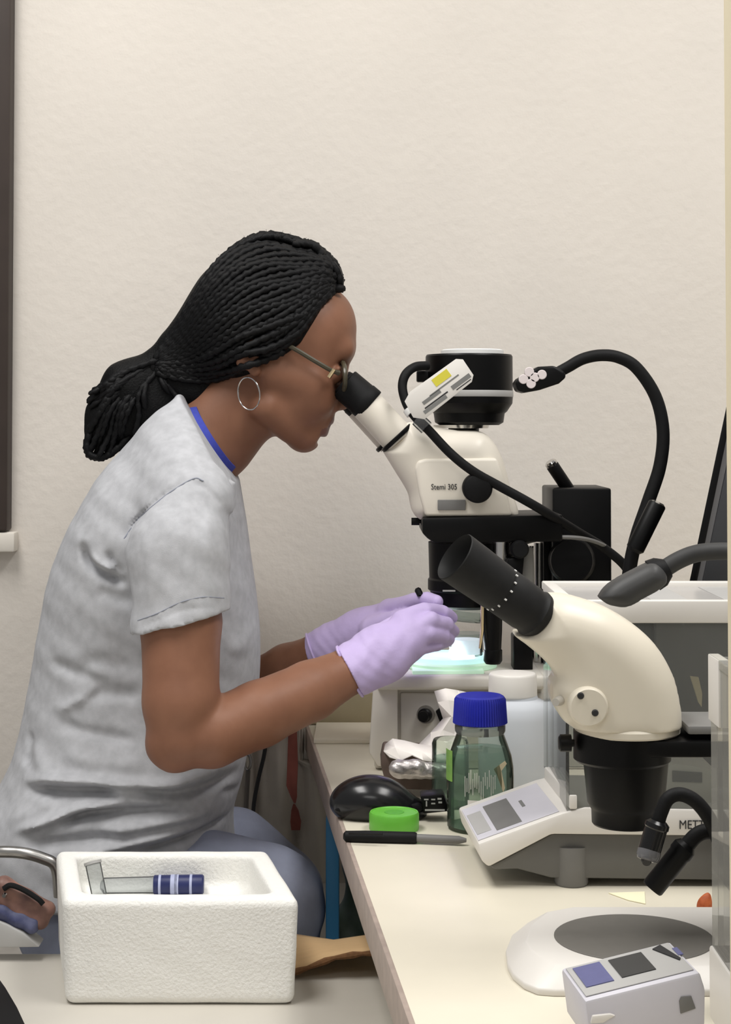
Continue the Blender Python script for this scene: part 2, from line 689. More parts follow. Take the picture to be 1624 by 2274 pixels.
M['canvas'] = mat('cream_cotton', (196, 188, 176), 0.9, var=0.08, var_scale=24, bump=0.3, bump_scale=700)
M['redbrown'] = mat('red_brown_webbing', (140, 78, 66), 0.75, var=0.12, var_scale=90)
M['bluepaint'] = mat('blue_painted_steel', (30, 96, 136), 0.45, var=0.08, var_scale=20)
M['greenbag'] = mat('dark_green_bag', (44, 72, 46), 0.35, col2=(104, 116, 110), var_scale=22)
M['leather'] = mat('brown_leather', (150, 112, 98), 0.5, col2=(92, 66, 62), var_scale=40)
M['navy'] = mat('navy_print', (36, 42, 84), 0.5, col2=(96, 100, 130), var_scale=55)
M['navycap'] = mat('dark_blue_plastic', (34, 42, 92), 0.45, var=0.2, var_scale=80)
M['tan'] = mat('tan_backsplash', (196, 184, 156), 0.7, col2=(168, 158, 128), var_scale=9)
M['paper'] = mat('cream_paper', (222, 214, 196), 0.8, var=0.03, var_scale=20)
M['yellownote'] = mat('pale_yellow_paper', (242, 237, 204), 0.8)
M['orange'] = mat('rusty_orange', (196, 104, 56), 0.6, col2=(150, 66, 30), var_scale=160)
M['monitor'] = mat('monitor_shell', (58, 59, 62), 0.45, var=0.08, var_scale=20)
M['monitor2'] = mat('monitor_seam', (104, 103, 104), 0.45)
M['stagelight'] = mat('lit_stage_glass', (205, 240, 240), 0.3, emit=(200, 246, 246), emit_strength=0.62)
M['stagerim'] = mat('lit_glass_rim', (196, 226, 200), 0.3, emit=(205, 246, 214), emit_strength=0.34)
M['lamp'] = mat('stage_lamp', (255, 255, 255), 0.3, emit=(250, 253, 255), emit_strength=1.6)
M['led'] = mat('led_lens', (222, 212, 212), 0.15, spec=0.8)
M['clearlens'] = glass('clear_lens', (215, 215, 218), 0.3, (190, 190, 195), 0.25)
M['post'] = mat('cream_post_paint', (238, 226, 196), 0.6, var=0.04, var_scale=12)
M['tape'] = mat('beige_tape', (206, 192, 160), 0.7)
M['lime_reflection'] = mat('lime_green_reflection', (132, 172, 84), 0.6, col2=(110, 150, 80), var_scale=120)  # flat lime colour standing in for a reflection on the bottle glass
M['tealcard'] = mat('teal_grey_label', (120, 158, 156), 0.6, col2=(96, 130, 126), var_scale=70)

# ------------------------------------------------------------------ setting
WY = 2.45
tag(mk('wall_back', box(-2.4, 2.4, WY, WY + .1, 0, 3.0), M['wall']), kind='structure')
tag(mk('floor', box(-2.4, 2.4, -1.6, WY, -.05, 0), M['floor']), kind='structure')

w1 = thing('window_1', P(-20, 600, WY), 'dark window frame with a white sill, mostly out of the picture', None)
tag(w1, kind='structure')
fx = P(26, 100, WY - .02)[0]
zb = P(5, 1178, WY - .02)[2]
for nm, b in (('window_frame', box(fx - .06, fx, WY - .03, WY + .01, zb, 2.6)), ('window_frame', box(fx - 1.2, fx - .06, WY - .03, WY + .01, zb, zb + .06)),
              ('window_frame', box(fx - 1.2, fx - .06, WY - .03, WY + .01, 2.54, 2.6)), ('window_frame', box(fx - 1.26, fx - 1.2, WY - .03, WY + .01, zb, 2.6))):
    mk(nm, b, M['darkwood'], w1, bevel=.003)
mk('window_pane', box(fx - 1.2, fx - .06, WY - .012, WY - .006, zb + .06, 2.54), glass('window_glass', (120, 130, 140), 0.3, (70, 78, 90), 0.5), w1)
a, b_ = P(33, 1182, WY - .025), P(33, 1226, WY - .025)
mk('window_sill', box(fx - 1.27, a[0], WY - .028, WY + .004, b_[2], a[2]), M['sill'], w1, bevel=.003)
sc = P(17, 1160, WY - .004)
mk('screw', lathe(sc, sc + np.array([0, -.004, 0]), [(0, .0026), (.7, .0026), (1, .0014)], 12), M['steel'], w1)

# counter top (a continuous worktop) with its laminate edge band
A = PZ(683, 1606, COUNTER)
B = PZ(921, 2274, COUNTER)
dirn = (B - A) / (A[1] - B[1])
A0 = A + dirn * (A[1] - WY + .004)
B0 = A + dirn * (A[1] - 0.72)
ct = thing('bench_worktop', (0.5, 1.6, COUNTER), 'cream laminate bench worktop carrying both microscopes and the balances', 'worktop')
mk('top_slab', prism([(A0[0], WY - .004, COUNTER - .034), (B0[0], .72, COUNTER - .034), (1.15, .72, COUNTER - .034), (1.15, WY - .004, COUNTER - .034)], (0, 0, .034)),
   M['counter'], ct, bevel=.0015)
eo = np.array([-.004, 0, 0])
mk('edge_band', prism([A0 + eo + (0, 0, -.035), B0 + eo + (0, 0, -.035), B0 + (.001, 0, -.035), A0 + (.001, 0, -.035)], (0, 0, .0352)), M['band'], ct, bevel=.0012)
tag(ct.children[1], 'mauve-grey laminate edge strip')
for (x, y) in ((1.1, .8), (1.1, 2.35)):
    mk('leg', box(x - .025, x + .025, y - .025, y + .025, 0, COUNTER - .034), M['darkgrey'], ct)
px_, py_ = P(739, 2000, 2.035)[0], 2.035
mk('leg', box(px_ - .0078, px_ + .0078, py_ - .014, py_ + .014, 0, COUNTER - .034), M['bluepaint'], ct, bevel=.002)
tag(ct.children[-1], 'blue painted steel leg')

# lower side table that the foam box stands on
tb = thing('side_table', (-.35, 1.4, TABLE), 'lower grey table under the white foam box', 'table')
mk('tabletop', box(-1.0, .2, .72, 1.876, TABLE - .03, TABLE), M['table'], tb, bevel=.002)
for (x, y) in ((-.95, .78), (-.95, 1.82), (.0, .78), (.16, 1.8)):
    mk('leg', box(x - .02, x + .02, y - .02, y + .02, 0, TABLE - .03), M['darkgrey'], tb)

# wall strip behind the bench and the cream upright at the right
mk('trim_1', box(A0[0], 1.15, WY - .003, WY + .002, COUNTER + .0005, P(760, 1541, WY - .012)[2]), M['tan'], None, bevel=.002)
tag(bpy.data.objects['trim_1'], kind='structure')
pl = P(1611.5, 950, .9)
tag(mk('trim_2', box(pl[0], pl[0] + .03, .86, .9, 0, 3.0), M['post'], None, bevel=.003), kind='structure')
a, b_ = PZ(690, 1652, COUNTER), PZ(832, 1614, COUNTER)
tag(mk('paper_pad', box(a[0] + .004, b_[0] + .03, a[1], WY - .016, COUNTER, COUNTER + .006), M['paper'], bevel=.001),
    'flat cream paper pad lying by the wall left of the lit microscope', 'paper')
# ------------------------------------------------------------------ far microscope (in use)
YM = 2.17


def X(px, Y):
    return (px - CXP) / FPX * Y / (_c)      # small pitch correction is negligible sideways


def Z(py, Y):
    return P(CXP, py, Y)[2]


fm = thing('stereo_microscope', (P(1020, 1700, 2.2)[0], 2.2, COUNTER), 'cream stereo microscope under a black camera, the one the person looks into', 'microscope')
bz = Z(1500, 2.12)
mk('base', join(box(X(832, 2.12), X(1365, 2.12), 2.130, 2.32, COUNTER, bz)), M['beige'], fm, bevel=.004)
mk('base_side', pprism([(820, 1672), (830, 1515), (884, 1515), (884, 1690), (840, 1704)], 2.118, .02), M['beige'], fm, bevel=.003)
mk('base_top', prism([P(836, 1534, 2.11), P(843, 1503, 2.11), P(1212, 1500, 2.11), P(1212, 1532, 2.11)], (0, .19, 0)), M['beige'], fm, bevel=.005, seg=3)
mk('base_panel', box(X(889, 2.126), X(1205, 2.126), 2.125, 2.135, Z(1690, 2.126), Z(1538, 2.126)), M['beige2'], fm, bevel=.002)
k0 = P(946, 1587, 2.125)
kb = mk('dial', lathe(k0, k0 + np.array([-.004, -.016, .0]), [(0, .0085), (.5, .0085), (.6, .007), (1, .0065)], 20), M['black'], fm)
mk('dial_ring', lathe(k0, k0 + np.array([0, -.003, 0]), [(0, .0115), (1, .0105)], 24), M['steel'], kb)
mk('cable_socket', pprism([(968, 1580), (986, 1566), (992, 1620), (980, 1610)], 2.12, .008), M['black'], fm, bevel=.001)
# lit stage
sx, sy = X(1002, 2.19), 2.195
sz = bz + .0035
stg = mk('stage_ring', vlathe(sx, sy, [(sz - .002, .058), (sz + .004, .058), (sz + .006, .054)], 56), M['stagerim'], fm)
mk('stage_plate', vlathe(sx, sy, [(sz + .006, .050), (sz + .011, .050), (sz + .012, .049)], 56), M['stagelight'], stg)
mk('stage_block', box(X(916, 2.13), X(1074, 2.13), 2.128, 2.26, bz - .001, bz + .0045), M['stagerim'], fm, bevel=.001)
lp = bpy.data.lights.new('stage_lamp_glow', 'AREA')
lp.shape, lp.size, lp.energy, lp.color = 'DISK', .06, .28, (.93, .97, 1.0)
lo = bpy.data.objects.new('stage_lamp_glow', lp)
lo.location = (sx, sy, sz + .0135)
lo.rotation_euler = (math.pi, 0, 0)
COL.objects.link(lo)
# column and focus block
cx_ = X(1197, 2.24)
mk('column', vlathe(cx_, 2.24, [(bz, .0075), (Z(1205, 2.24), .0075), (Z(1203, 2.24), .006)], 20), M['chrome'], fm)
cx2 = X(1181, 2.26)
mk('column', vlathe(cx2, 2.27, [(bz, .0045), (Z(1212, 2.27), .0045)], 16), M['chrome'], fm)
fb = mk('focus_block', box(X(1226, 2.2), X(1357, 2.2), 2.2, 2.33, bz, Z(1084, 2.2)), M['black'], fm, bevel=.003)
mk('focus_knob', lathe(P(1270, 1245, 2.2), P(1270, 1245, 2.165), [(0, .03), (.7, .03), (.8, .027), (1, .026)], 36), M['black'], fb)
mk('lower_block', box(X(1206, 2.22), X(1230, 2.22), 2.22, 2.32, bz, Z(1180, 2.22)), M['black'], fm, bevel=.002)
h0, h1 = P(1266, 1092, 2.24), P(1226, 1032, 2.23)
hd = mk('lock_handle', lathe(h0, h1, [(0, .0085), (.96, .0085), (1, .0075)], 20), M['black'], fb)
mk('handle_cap', lathe(h1, h1 + (h1 - h0) * .12, [(0, .0082), (.6, .0082), (1, .006)], 20), M['chrome'], hd)
# arm
mk('arm', pprism([(938, 1150), (1250, 1142), (1250, 1203), (964, 1206), (950, 1196), (938, 1184)], 2.105, .13), M['black'], fm, bevel=.003)
s0, s1 = P(938, 1158, 2.16), P(914, 1158, 2.16)
mk('clamp_screw', lathe(s0, s1, [(0, .0025), (.25, .0025), (.26, .0048), (1, .0048)], 16), M['black'], fm)
cxh = X(1034, YM)
hs = [(Z(r, YM), Rp(w, YM)) for r, w in ((1203, 83), (1282, 81), (1286, 84), (1308, 84), (1312, 79), (1342, 75))]
hous = mk('objective_housing', vlathe(cxh, YM, hs[::-1], 48), M['black'], fm)
mk('objective_ring', vlathe(cxh, YM, [(Z(1349, YM), Rp(60, YM)), (Z(1341, YM), Rp(68, YM))], 40), M['darkgrey'], hous)
mk('size_mark', box(X(983, 2.122), X(1011, 2.122), YM - Rp(79, YM) - .0012, YM - Rp(79, YM) + .002, Z(1314, 2.122), Z(1311, 2.122)), M['lightgrey'], hous)
# cream body
body = pillow('body', [(850, 1002), (880, 966), (906, 938), (955, 946), (1002, 954), (1062, 958), (1090, 978), (1112, 1018), (1130, 1082), (1143, 1150),
                       (1040, 1152), (930, 1150), (905, 1092), (876, 1044)], YM, .058, .03, M['cream'], fm)
mk('front_panel', pprism([(921, 1040), (928, 1023), (945, 1019), (1104, 1017), (1120, 1060), (1138, 1146), (945, 1147), (932, 1100)], 2.1085, .02), M['cream'], fm, bevel=.004, seg=3)
kc = P(1059, 1083, 2.106)
kn = mk('zoom_knob', lathe(kc, kc + np.array([0, -.022, 0]), [(0, Rp(33, 2.1)), (.8, Rp(33, 2.1)), (.93, Rp(31, 2.1)), (1, Rp(27, 2.1))], 40), M['black_matte'], fm)
mk('name_plate', box(X(972, 2.106), X(1034, 2.106), 2.1055, 2.109, Z(1133, 2.106), Z(1110, 2.106)), M['midgrey'], fm, bevel=.0008)
text('lettering', 'Stemi 305', .0098, P(958, 1087, 2.1078), M['ink'], fm, width=Rp(57, 2.108))
# two eyepieces
for dy, dx in ((-.031, 0), (.031, -13)):
    Ye = YM + dy
    q0, q1 = P(888 + dx, 978, Ye), P(816 + dx, 900, Ye)
    r = Rp(38, Ye)
    et = mk('eyepiece_tube', lathe(q0, q1, [(0, r), (1, r * .98)], 36), M['cream'], fm)
    n = (q1 - q0) / np.linalg.norm(q1 - q0)
    mk('collar', lathe(q0 + n * .002, q0 + n * .0075, [(0, r * 1.13), (.2, r * 1.16), (.8, r * 1.16), (1, r * 1.1)], 36), M['black'], et)
    e0, e1 = P(822 + dx, 901, Ye), P(765 + dx, 852, Ye)
    mk('eyecup', lathe(e0, e1, [(0, r * 1.0), (.03, r * 1.04), (.3, r * 1.04), (.33, r * 1.0), (.97, r * .98), (1.0, r * .93), (1.0, r * .80), (1.05, r * .78), (1.07, r * .74), (1.04, r * .6)], 40), M['black_matte'], et)
# camera on the trinocular port
cam_z = lambda rows: [(Z(r, YM), Rp(w, YM)) for r, w in rows]
ccx = X(1042, YM)
mk('camera_mount', vlathe(X(1030, YM), YM, cam_z([(962, 34), (938, 34)]), 32), M['black'], fm)
cm = mk('camera', vlathe(ccx, YM, cam_z([(944, 66), (938, 76), (918, 79), (914, 84), (896, 96), (882, 97), (868, 97), (792, 96.5), (788, 94)]), 56), M['black'], fm, smooth=25)
mk('camera_ring', vlathe(ccx, YM, cam_z([(882, 97.5), (880, 98.3), (870, 98.3), (868, 97.5)]), 56), M['lightgrey'], cm)
mk('camera_label', vlathe(X(1050, YM), YM + .008, [(Z(788, YM) - .0005, .040), (Z(778, YM), .040), (Z(776, YM), .037)], 40), M['white'], cm)
mk('adapter_collar', vlathe(ccx - .01, YM, cam_z([(951, 60), (944, 62)]), 40), M['chrome'], cm)
mk('cable_port', box(X(924, YM), X(950, YM), YM - .035, YM - .015, Z(850, YM), Z(825, YM)), M['black'], cm, bevel=.002)
cpx = [(950, 812, 2.13), (922, 815, 2.12), (901, 832, 2.11), (894, 860, 2.105), (903, 896, 2.1), (922, 925, 2.095), (952, 955, 2.09), (1000, 1006, 2.088), (1050, 1046, 2.088),
       (1110, 1080, 2.09), (1165, 1110, 2.09), (1220, 1142, 2.10), (1285, 1182, 2.13), (1340, 1216, 2.15), (1392, 1262, 2.16), (1420, 1330, 2.2), (1440, 1500, 2.3)]
cpts = catmull([P(*c) for c in cpx], 8)
cc = mk('camera_cable', tube(cpts, .0058, 12), M['black_matte'], fm)
mk('cable_tie', tube(cpts[35:39], .0085, 12), M['white'], cc)
mk('cable_tie', tube(cpts[42:48], .0092, 12), M['clearplastic'], cc)
# paper tag hanging on the cable
ang = math.radians(36.5)
tc_ = P(979, 862, 2.065)
ux, uz = np.array([math.cos(ang), 0, math.sin(ang)]), np.array([-math.sin(ang), 0, math.cos(ang)])
sc_ = 2.065 / FPX


def tagbox(a0, a1, b0, b1, y0, y1):
    return prism([tc_ + ux * a * sc_ + uz * b * sc_ + np.array([0, y0, 0]) for a, b in ((a0, b0), (a1, b0), (a1, b1), (a0, b1))], (0, y1 - y0, 0))


tg = mk('cable_tag', prism([tc_ + ux * a * sc_ + uz * b * sc_ for a, b in ((-88, -16), (-70, -34), (64, -30), (76, -20), (78, 22), (66, 32), (-60, 34), (-82, 24))], (0, .0012, 0)), M['offwhite'], cc, bevel=.0003)
for nm, q, mm in (('yellow_patch', (-6, 36, 8, 27), 'yellow'), ('print_line', (-30, 50, -1, 2), 'greyink'), ('print_line', (-52, -4, -8, 0), 'greyink'),
                  ('print_line', (-62, 0, -26, -18), 'greyink'), ('print_line', (20, 70, -20, -10), 'greyink'), ('print_line', (-55, 8, -17, -14), 'ink'), ('print_line', (26, 66, -25, -23), 'ink')):
    o = mk('tag_print', tagbox(*q, -.0004, .0002), M[mm], None)
    adopt(o, cc)
# cord rest, clips, grey light cable
mk('stage_clip', tube([P(1093, 1325, 2.11), P(1093, 1400, 2.112), P(1095, 1452, 2.115)], [.013, .0125, .010], 20), M['black'], fm)
q = P(1095, 1456, 2.115)
mk('clip_foot', lathe(q + (0, 0, .009), q - (0, 0, .010), [(0, .009), (.1, .0115), (.8, .0115), (1, .009)], 24), M['black'], fm)
mk('clip_rod', tube([P(1072, 1330, 2.10), P(1071, 1400, 2.10), P(1066, 1440, 2.10)], [.0022, .0022, .0015], 8), M['gold'], fm)
mk('light_post', vlathe(X(1118, 2.12), 2.14, [(Z(1330, 2.14), .013), (Z(1196, 2.14), .013)], 24), M['chrome'], fm)
kq = P(1152, 1218, 2.12)
mk('light_knob', lathe(kq, kq + np.array([0, -.02, 0]), [(0, .0115), (.8, .0115), (1, .009)], 28), M['black_matte'], fm)
mk('light_clamp', pprism([(1128, 1240), (1165, 1234), (1160, 1290), (1148, 1312), (1120, 1290)], 2.115, .03), M['black'], fm, bevel=.003)
mk('light_guide', lathe(P(1172, 1215, 2.16), P(1160, 1330, 2.16), [(0, .007), (.15, .009), (1, .016)], 24), M['lightgrey'], fm)
mk('rear_clamp', box(X(1139, 2.16), X(1182, 2.16), 2.16, 2.2, bz, Z(1412, 2.16)), M['black'], fm, bevel=.002)
mk('light_cable', tube(catmull([P(*c) for c in ((1155, 1210, 2.13), (1185, 1200, 2.12), (1240, 1193, 2.11), (1300, 1197, 2.12), (1345, 1213, 2.15), (1372, 1238, 2.2), (1392, 1262, 2.25), (1400, 1400, 2.3))], 8), .0026, 8), M['midgrey'], fm)

# glass dish held over the stage and glass dish standing on it
def dish(name, c, r, h, tilt, label, m, fillm=None):
    t = thing(name, c, label, 'dish')
    R = Matrix.Rotation(math.radians(tilt), 3, 'Y')

    def xf(vf):
        v, f = vf
        return [tuple(np.array(R @ (Vector([float(q) for q in p]) - Vector([float(q) for q in c]))) + np.asarray(c)) for p in v], f
    pr = [(c[2], r * .97), (c[2] + .001, r), (c[2] + h, r), (c[2] + h, r - .0014), (c[2] + .0016, r - .0014), (c[2] + .0016, .0005)]
    mk('glass_wall', xf(vlathe(c[0], c[1], pr, 48)), m, t)
    if fillm:
        mk('contents', xf(vlathe(c[0], c[1], [(c[2] + .002, r - .002), (c[2] + h * .72, r - .002), (c[2] + h * .74, r * .5)], 40)), fillm, t)
    return t


dc = P(1016, 1374, 2.17)
dish('glass_dish', dc, Rp(58, 2.17), .013, 8, 'shallow clear glass dish held between the gloved hands over the stage', M['glass'])
dc2 = np.array([X(1034, 2.19), 2.19, sz + .0125])
dish('glass_dish', dc2, Rp(37, 2.19), .028, 0, 'small clear dish of liquid with a painted-in stage glow standing on the glowing stage', M['glass'], mat('painted_glow_liquid', (238, 240, 246), .3, emit=(236, 240, 255), emit_strength=.75))  # emission in the liquid stands in for stage light it catches

# ------------------------------------------------------------------ gooseneck lamp beside the far microscope
gl = thing('gooseneck_lamp', P(1395, 1700, 1.99), 'black gooseneck lamp arching up beside the far microscope with a flat five-lens head', 'lamp')
gl.location.z = COUNTER
YG = 1.99
np_ = catmull([P(*c, YG) for c in ((1398, 1560), (1396, 1400), (1396, 1290), (1412, 1200), (1440, 1115), (1466, 1035), (1473, 955), (1456, 880), (1415, 818), (1375, 794), (1335, 789), (1295, 797), (1262, 815), (1238, 828))], 8)
mk('neck', tube(np_, [.0085 - .002 * i / len(np_) for i in range(len(np_))], 14), M['black_matte'], gl)
gb = P(1398, 1560, YG)
mk('lamp_base', vlathe(gb[0], YG, [(COUNTER, .035), (COUNTER + .012, .035), (COUNTER + .016, .03), (COUNTER + .03, .014), (gb[2] + .005, .011)], 32), M['black'], gl)
hdn = mk('lamp_head', prism([P(a, b, YG - .022) for a, b in ((1144, 850), (1152, 840), (1196, 814), (1232, 812), (1256, 826), (1258, 838), (1242, 852), (1200, 866), (1166, 872), (1150, 868))], (0, .044, 0)), M['black'], gl, bevel=.004, seg=3)
# lens face looks down-left toward the stage, tilted toward the viewer
for (a, b) in ((1163, 842), (1176, 826), (1188, 838), (1180, 852), (1204, 832)):
    q = P(a, b, YG - .0225)
    mk('lens', lathe(q + np.array([0, .003, 0]), q + np.array([0, -.0004, 0]), [(0, .0056), (.8, .0056), (1, .005)], 18), M['led'], hdn)
st0, st1 = P(1408, 1225, YG - .03), P(1461, 1118, YG - .03)
sl_ = mk('spare_lamp_head', lathe(st0, st1, [(0, .007), (.06, .0105), (.97, .0105), (1, .0095)], 22), M['black'], gl)
mk('lens_cap', lathe(st1, st1 + (st1 - st0) * .03, [(0, .0094), (1, .007)], 22), M['chrome'], sl_)
dd = (st1 - st0) / np.linalg.norm(st1 - st0)
for i, t in enumerate(np.linspace(.28, .78, 8)):
    q = st0 + (st1 - st0) * t + np.array([.0072, -.0079, .003])
    mk('print_mark', tube([q, q + dd * .0035], .0007, 5), M['white'], sl_)

# second lamp, coming in from the right over the balance
g2 = thing('gooseneck_lamp', (X(1760, 1.52), 1.53, COUNTER), 'dark grey lamp head on a gooseneck lying just behind the near cream microscope', 'lamp')
Y2 = 1.515
h2 = pillow('lamp_head', [(1328, 1326), (1342, 1306), (1364, 1288), (1404, 1266), (1446, 1248), (1472, 1262), (1480, 1288), (1462, 1308), (1430, 1326), (1392, 1346), (1352, 1342)], Y2, .02, .014, M['darkgrey'], g2, h=.0014)
mk('lamp_collar', lathe(P(1450, 1278, Y2), P(1484, 1261, Y2), [(0, .0145), (.5, .0135), (1, .0085)], 24), M['black_matte'], g2)
n2 = catmull([P(*c) for c in ((1472, 1266, Y2), (1504, 1246, Y2), (1540, 1231, Y2), (1580, 1225, Y2), (1640, 1228, Y2), (1700, 1260, 1.52), (1745, 1340, 1.525), (1758, 1500, 1.53), (1760, 1740, 1.53))], 8)
mk('neck', tube(n2, .0078, 14), mat('charcoal_rubber', (52, 52, 52), .6, var=.2, var_scale=80), g2)
bq = P(1760, 1740, 1.53)
mk('lamp_base', vlathe(bq[0], 1.53, [(COUNTER, .03), (COUNTER + .02, .03), (bq[2] + .01, .012)], 24), M['black'], g2)

# ------------------------------------------------------------------ near microscope
YN = 1.37
nm_ = thing('stereo_microscope', (X(1400, YN), YN, COUNTER), 'cream stereo microscope close to the viewer, grey disc on its white base', 'microscope')
pillow('body', [(1206, 1318), (1250, 1319), (1300, 1332), (1348, 1350), (1404, 1384), (1452, 1430), (1488, 1492), (1504, 1556), (1508, 1600), (1508, 1650), (1490, 1668), (1400, 1670), (1300, 1668), (1280, 1640), (1266, 1610), (1246, 1592),
                (1224, 1554), (1219, 1516), (1228, 1492), (1206, 1462), (1172, 1432), (1138, 1404), (1166, 1396), (1190, 1356)], YN, .041, .03, M['cream2'], nm_, h=.0016, smooth_outline=True, floor_row=1609)
kq = P(1306, 1568, YN - .039)
cv = mk('side_cover', lathe(kq + np.array([0, .006, 0]), kq + np.array([0, -.007, 0]), [(0, Rp(44, YN)), (.7, Rp(43, YN)), (.9, Rp(41, YN)), (1, Rp(38, YN))], 44), M['cream2'], nm_)
for (a, b) in ((1290, 1545), (1322, 1583)):
    q = P(a, b, YN - .046)
    mk('screw', lathe(q + np.array([0, .002, 0]), q + np.array([0, -.0015, 0]), [(0, .0027), (.7, .0027), (1, .002)], 14), M['ink'], cv)
kq2 = P(1243, 1556, YN - .03)
mk('screw', lathe(kq2, kq2 + np.array([-.004, -.008, 0]), [(0, .004), (1, .003)], 14), M['beige2'], nm_)
ncx = X(1390, YN)
ring = lambda rows: [(Z(r, YN), Rp(w, YN)) for r, w in rows][::-1]
mk('mount_ring', vlathe(ncx, YN, ring([(1602, 110), (1610, 116), (1622, 116), (1626, 112)]), 56), M['cream2'], nm_)
mk('holder_ring', vlathe(X(1378, YN), YN, ring([(1620, 104), (1622, 107), (1684, 107), (1690, 101)]), 56), M['black'], nm_)
mk('objective', vlathe(X(1386, YN), YN, ring([(1684, 94), (1694, 93), (1780, 85), (1792, 79), (1797, 76), (1826, 75), (1830, 72)]), 56), M['black'], nm_)
mk('arm', box(X(1385, YN), X(1700, YN), YN - .036, YN + .036, Z(1684, YN - .036), Z(1627, YN)), M['black'], nm_, bevel=.003)
mk('arm_plate', box(X(1506, YN), X(1690, YN), YN - .034, YN + .034, Z(1632, YN - .034), Z(1612, YN - .034)), M['midgrey'], nm_, bevel=.002)
s0, s1 = P(1276, 1650, YN - .01), P(1241, 1650, YN - .01)
mk('clamp_screw', lathe(s0, s1, [(0, .003), (.2, .003), (.21, .0068), (.9, .0068), (1, .005)], 18), M['black'], nm_)
mk('column', vlathe(X(1720, YN), YN, [(COUNTER + .01, .016), (Z(1520, YN), .016), (Z(1515, YN), .014)], 32), M['chrome'], nm_)
mk('focus_block', box(X(1672, YN), X(1790, YN), YN - .045, YN + .045, Z(1720, YN), Z(1580, YN)), M['black'], nm_, bevel=.004)
# eyepieces turned a little toward the viewer
for dy in (-.012, .054):
    off = np.array([0, dy, 0])
    e1, e0 = P(1010, 1234, 1.338) + off, P(1190, 1363, 1.364) + off
    sc2 = (1.35 + dy) / 1.35
    if dy > 0:
        e1, e0 = P(1016, 1236, 1.338 + dy), P(1196, 1365, 1.364 + dy)
    r = Rp(54, 1.35)
    L = np.linalg.norm(e1 - e0)
    et = mk('eyepiece', lathe(e0, e1, [(-.04, r * .9), (0.0, r * .98), (.04, r * 1.02), (.06, r * .96), (.1, r * .94), (.14, r * .98), (.42, r * .99), (.44, r * .94), (.46, r * .94), (.48, r * 1.0)], 48, cap=True), M['charcoal'], nm_)
    mk('eyecup', lathe(e0, e1, [(.48, r * 1.0), (.8, r * 1.05), (1.0, r * 1.07), (1.01, r * 1.04), (.97, r * .95), (.9, r * .86), (.82, r * .74), (.74, r * .6)], 48, cap=False), M['charcoal'], et)
    mk('eye_lens', lathe(e0, e1, [(.73, r * .62), (.755, r * .5), (.765, r * .2)], 36), M['black_gloss'], et)
    if dy < 0:
        u, w, d = frame_for(e1 - e0)
        ctr = e0 + (e1 - e0) * .45
        for a in np.radians(np.arange(0, 360, 24)):
            n = u * math.cos(a) + w * math.sin(a)
            q = ctr + n * r * .965
            mk('scale_mark', tube([q - d * .001, q + d * .001], .0008, 5), M['white'], et)
# base with chamfered top and grey stage disc
out = [(.1105, 1.345), (.1125, 1.322), (.119, 1.300), (.128, 1.287), (.14, 1.284), (.41, 1.284), (.41, 1.47), (.16, 1.47), (.136, 1.455), (.12, 1.42), (.112, 1.38)]
cxb, cyb = .26, 1.377
ins = [(x + (.016 if x < .3 else -.002) * min(1, max(0.25, (.3 - x) / .14)), y + (.017 if y < 1.37 else -.012)) for x, y in out]
nb = len(out)
V = [(x, y, COUNTER) for x, y in out] + [(x, y, COUNTER + .005) for x, y in out] + [(x, y, COUNTER + .018) for x, y in ins]
Fs = [tuple(range(nb))[::-1], tuple(range(2 * nb, 3 * nb))]
for l in (0, 1):
    for i in range(nb):
        k = (i + 1) % nb
        Fs.append((l * nb + i, l * nb + k, (l + 1) * nb + k, (l + 1) * nb + i))
mk('base', (V, Fs), M['offwhite'], nm_, bevel=.0012, smooth=28)
mk('stage_disc', vlathe(X(1402, YN), YN, [(COUNTER + .017, .063), (COUNTER + .0186, .063), (COUNTER + .019, .0625)], 64), M['stage'], nm_)

# ------------------------------------------------------------------ middle balance
YB = 1.58
mb = thing('analytical_balance', (X(1400, YB), 1.67, COUNTER), 'white analytical balance in the middle, with a glass weighing chamber behind the cream near microscope', 'balance')
SK = -.010
mk('upper_shell', pprism([(1062, 1874), (1250, 1806), (1300, 1793), (1680, 1800), (1680, 1858), (1226, 1853), (1086, 1926), (1070, 1912)], YB, .15, SK), M['offwhite'], mb, bevel=.0025, seg=2, bevel_angle=20)
mk('under_shell', pprism([(1090, 1924), (1228, 1852), (1680, 1856), (1680, 1956), (1225, 1950), (1150, 1930), (1100, 1932)], YB + .008, .13, SK), mat('balance_underside', (104, 103, 100), .55, var=.06, var_scale=40), mb, bevel=.002)
for (a, yy, c) in ((1265, YB + .018, 'under'), (1640, YB + .018, 'under'), (1300, YB + .11, 'k')):
    fx_ = X(a, yy)
    r_ = Rp(37, yy) if c == 'under' else .014
    mk('foot', vlathe(fx_, yy, [(COUNTER, r_ * .92), (COUNTER + .002, r_), (COUNTER + .036, r_)], 36), M['midgrey'] if c == 'under' else M['black'], mb)


def slopequad(pa, pb, u0, u1, v0, v1, n_off, depth, th=.0006):
    """thin plate lying on the sloping keypad; u along pa->pb, v in depth"""
    pa, pb = np.asarray(pa), np.asarray(pb)
    d = pb - pa
    g = np.array([SK / .15 * depth, depth, 0])
    nrm = np.cross(d, g)
    nrm = nrm / np.linalg.norm(nrm)
    if nrm[2] < 0:
        nrm = -nrm
    q = [pa + d * u + g * v + nrm * n_off for u, v in ((u0, v0), (u1, v0), (u1, v1), (u0, v1))]
    return prism(q, nrm * th)


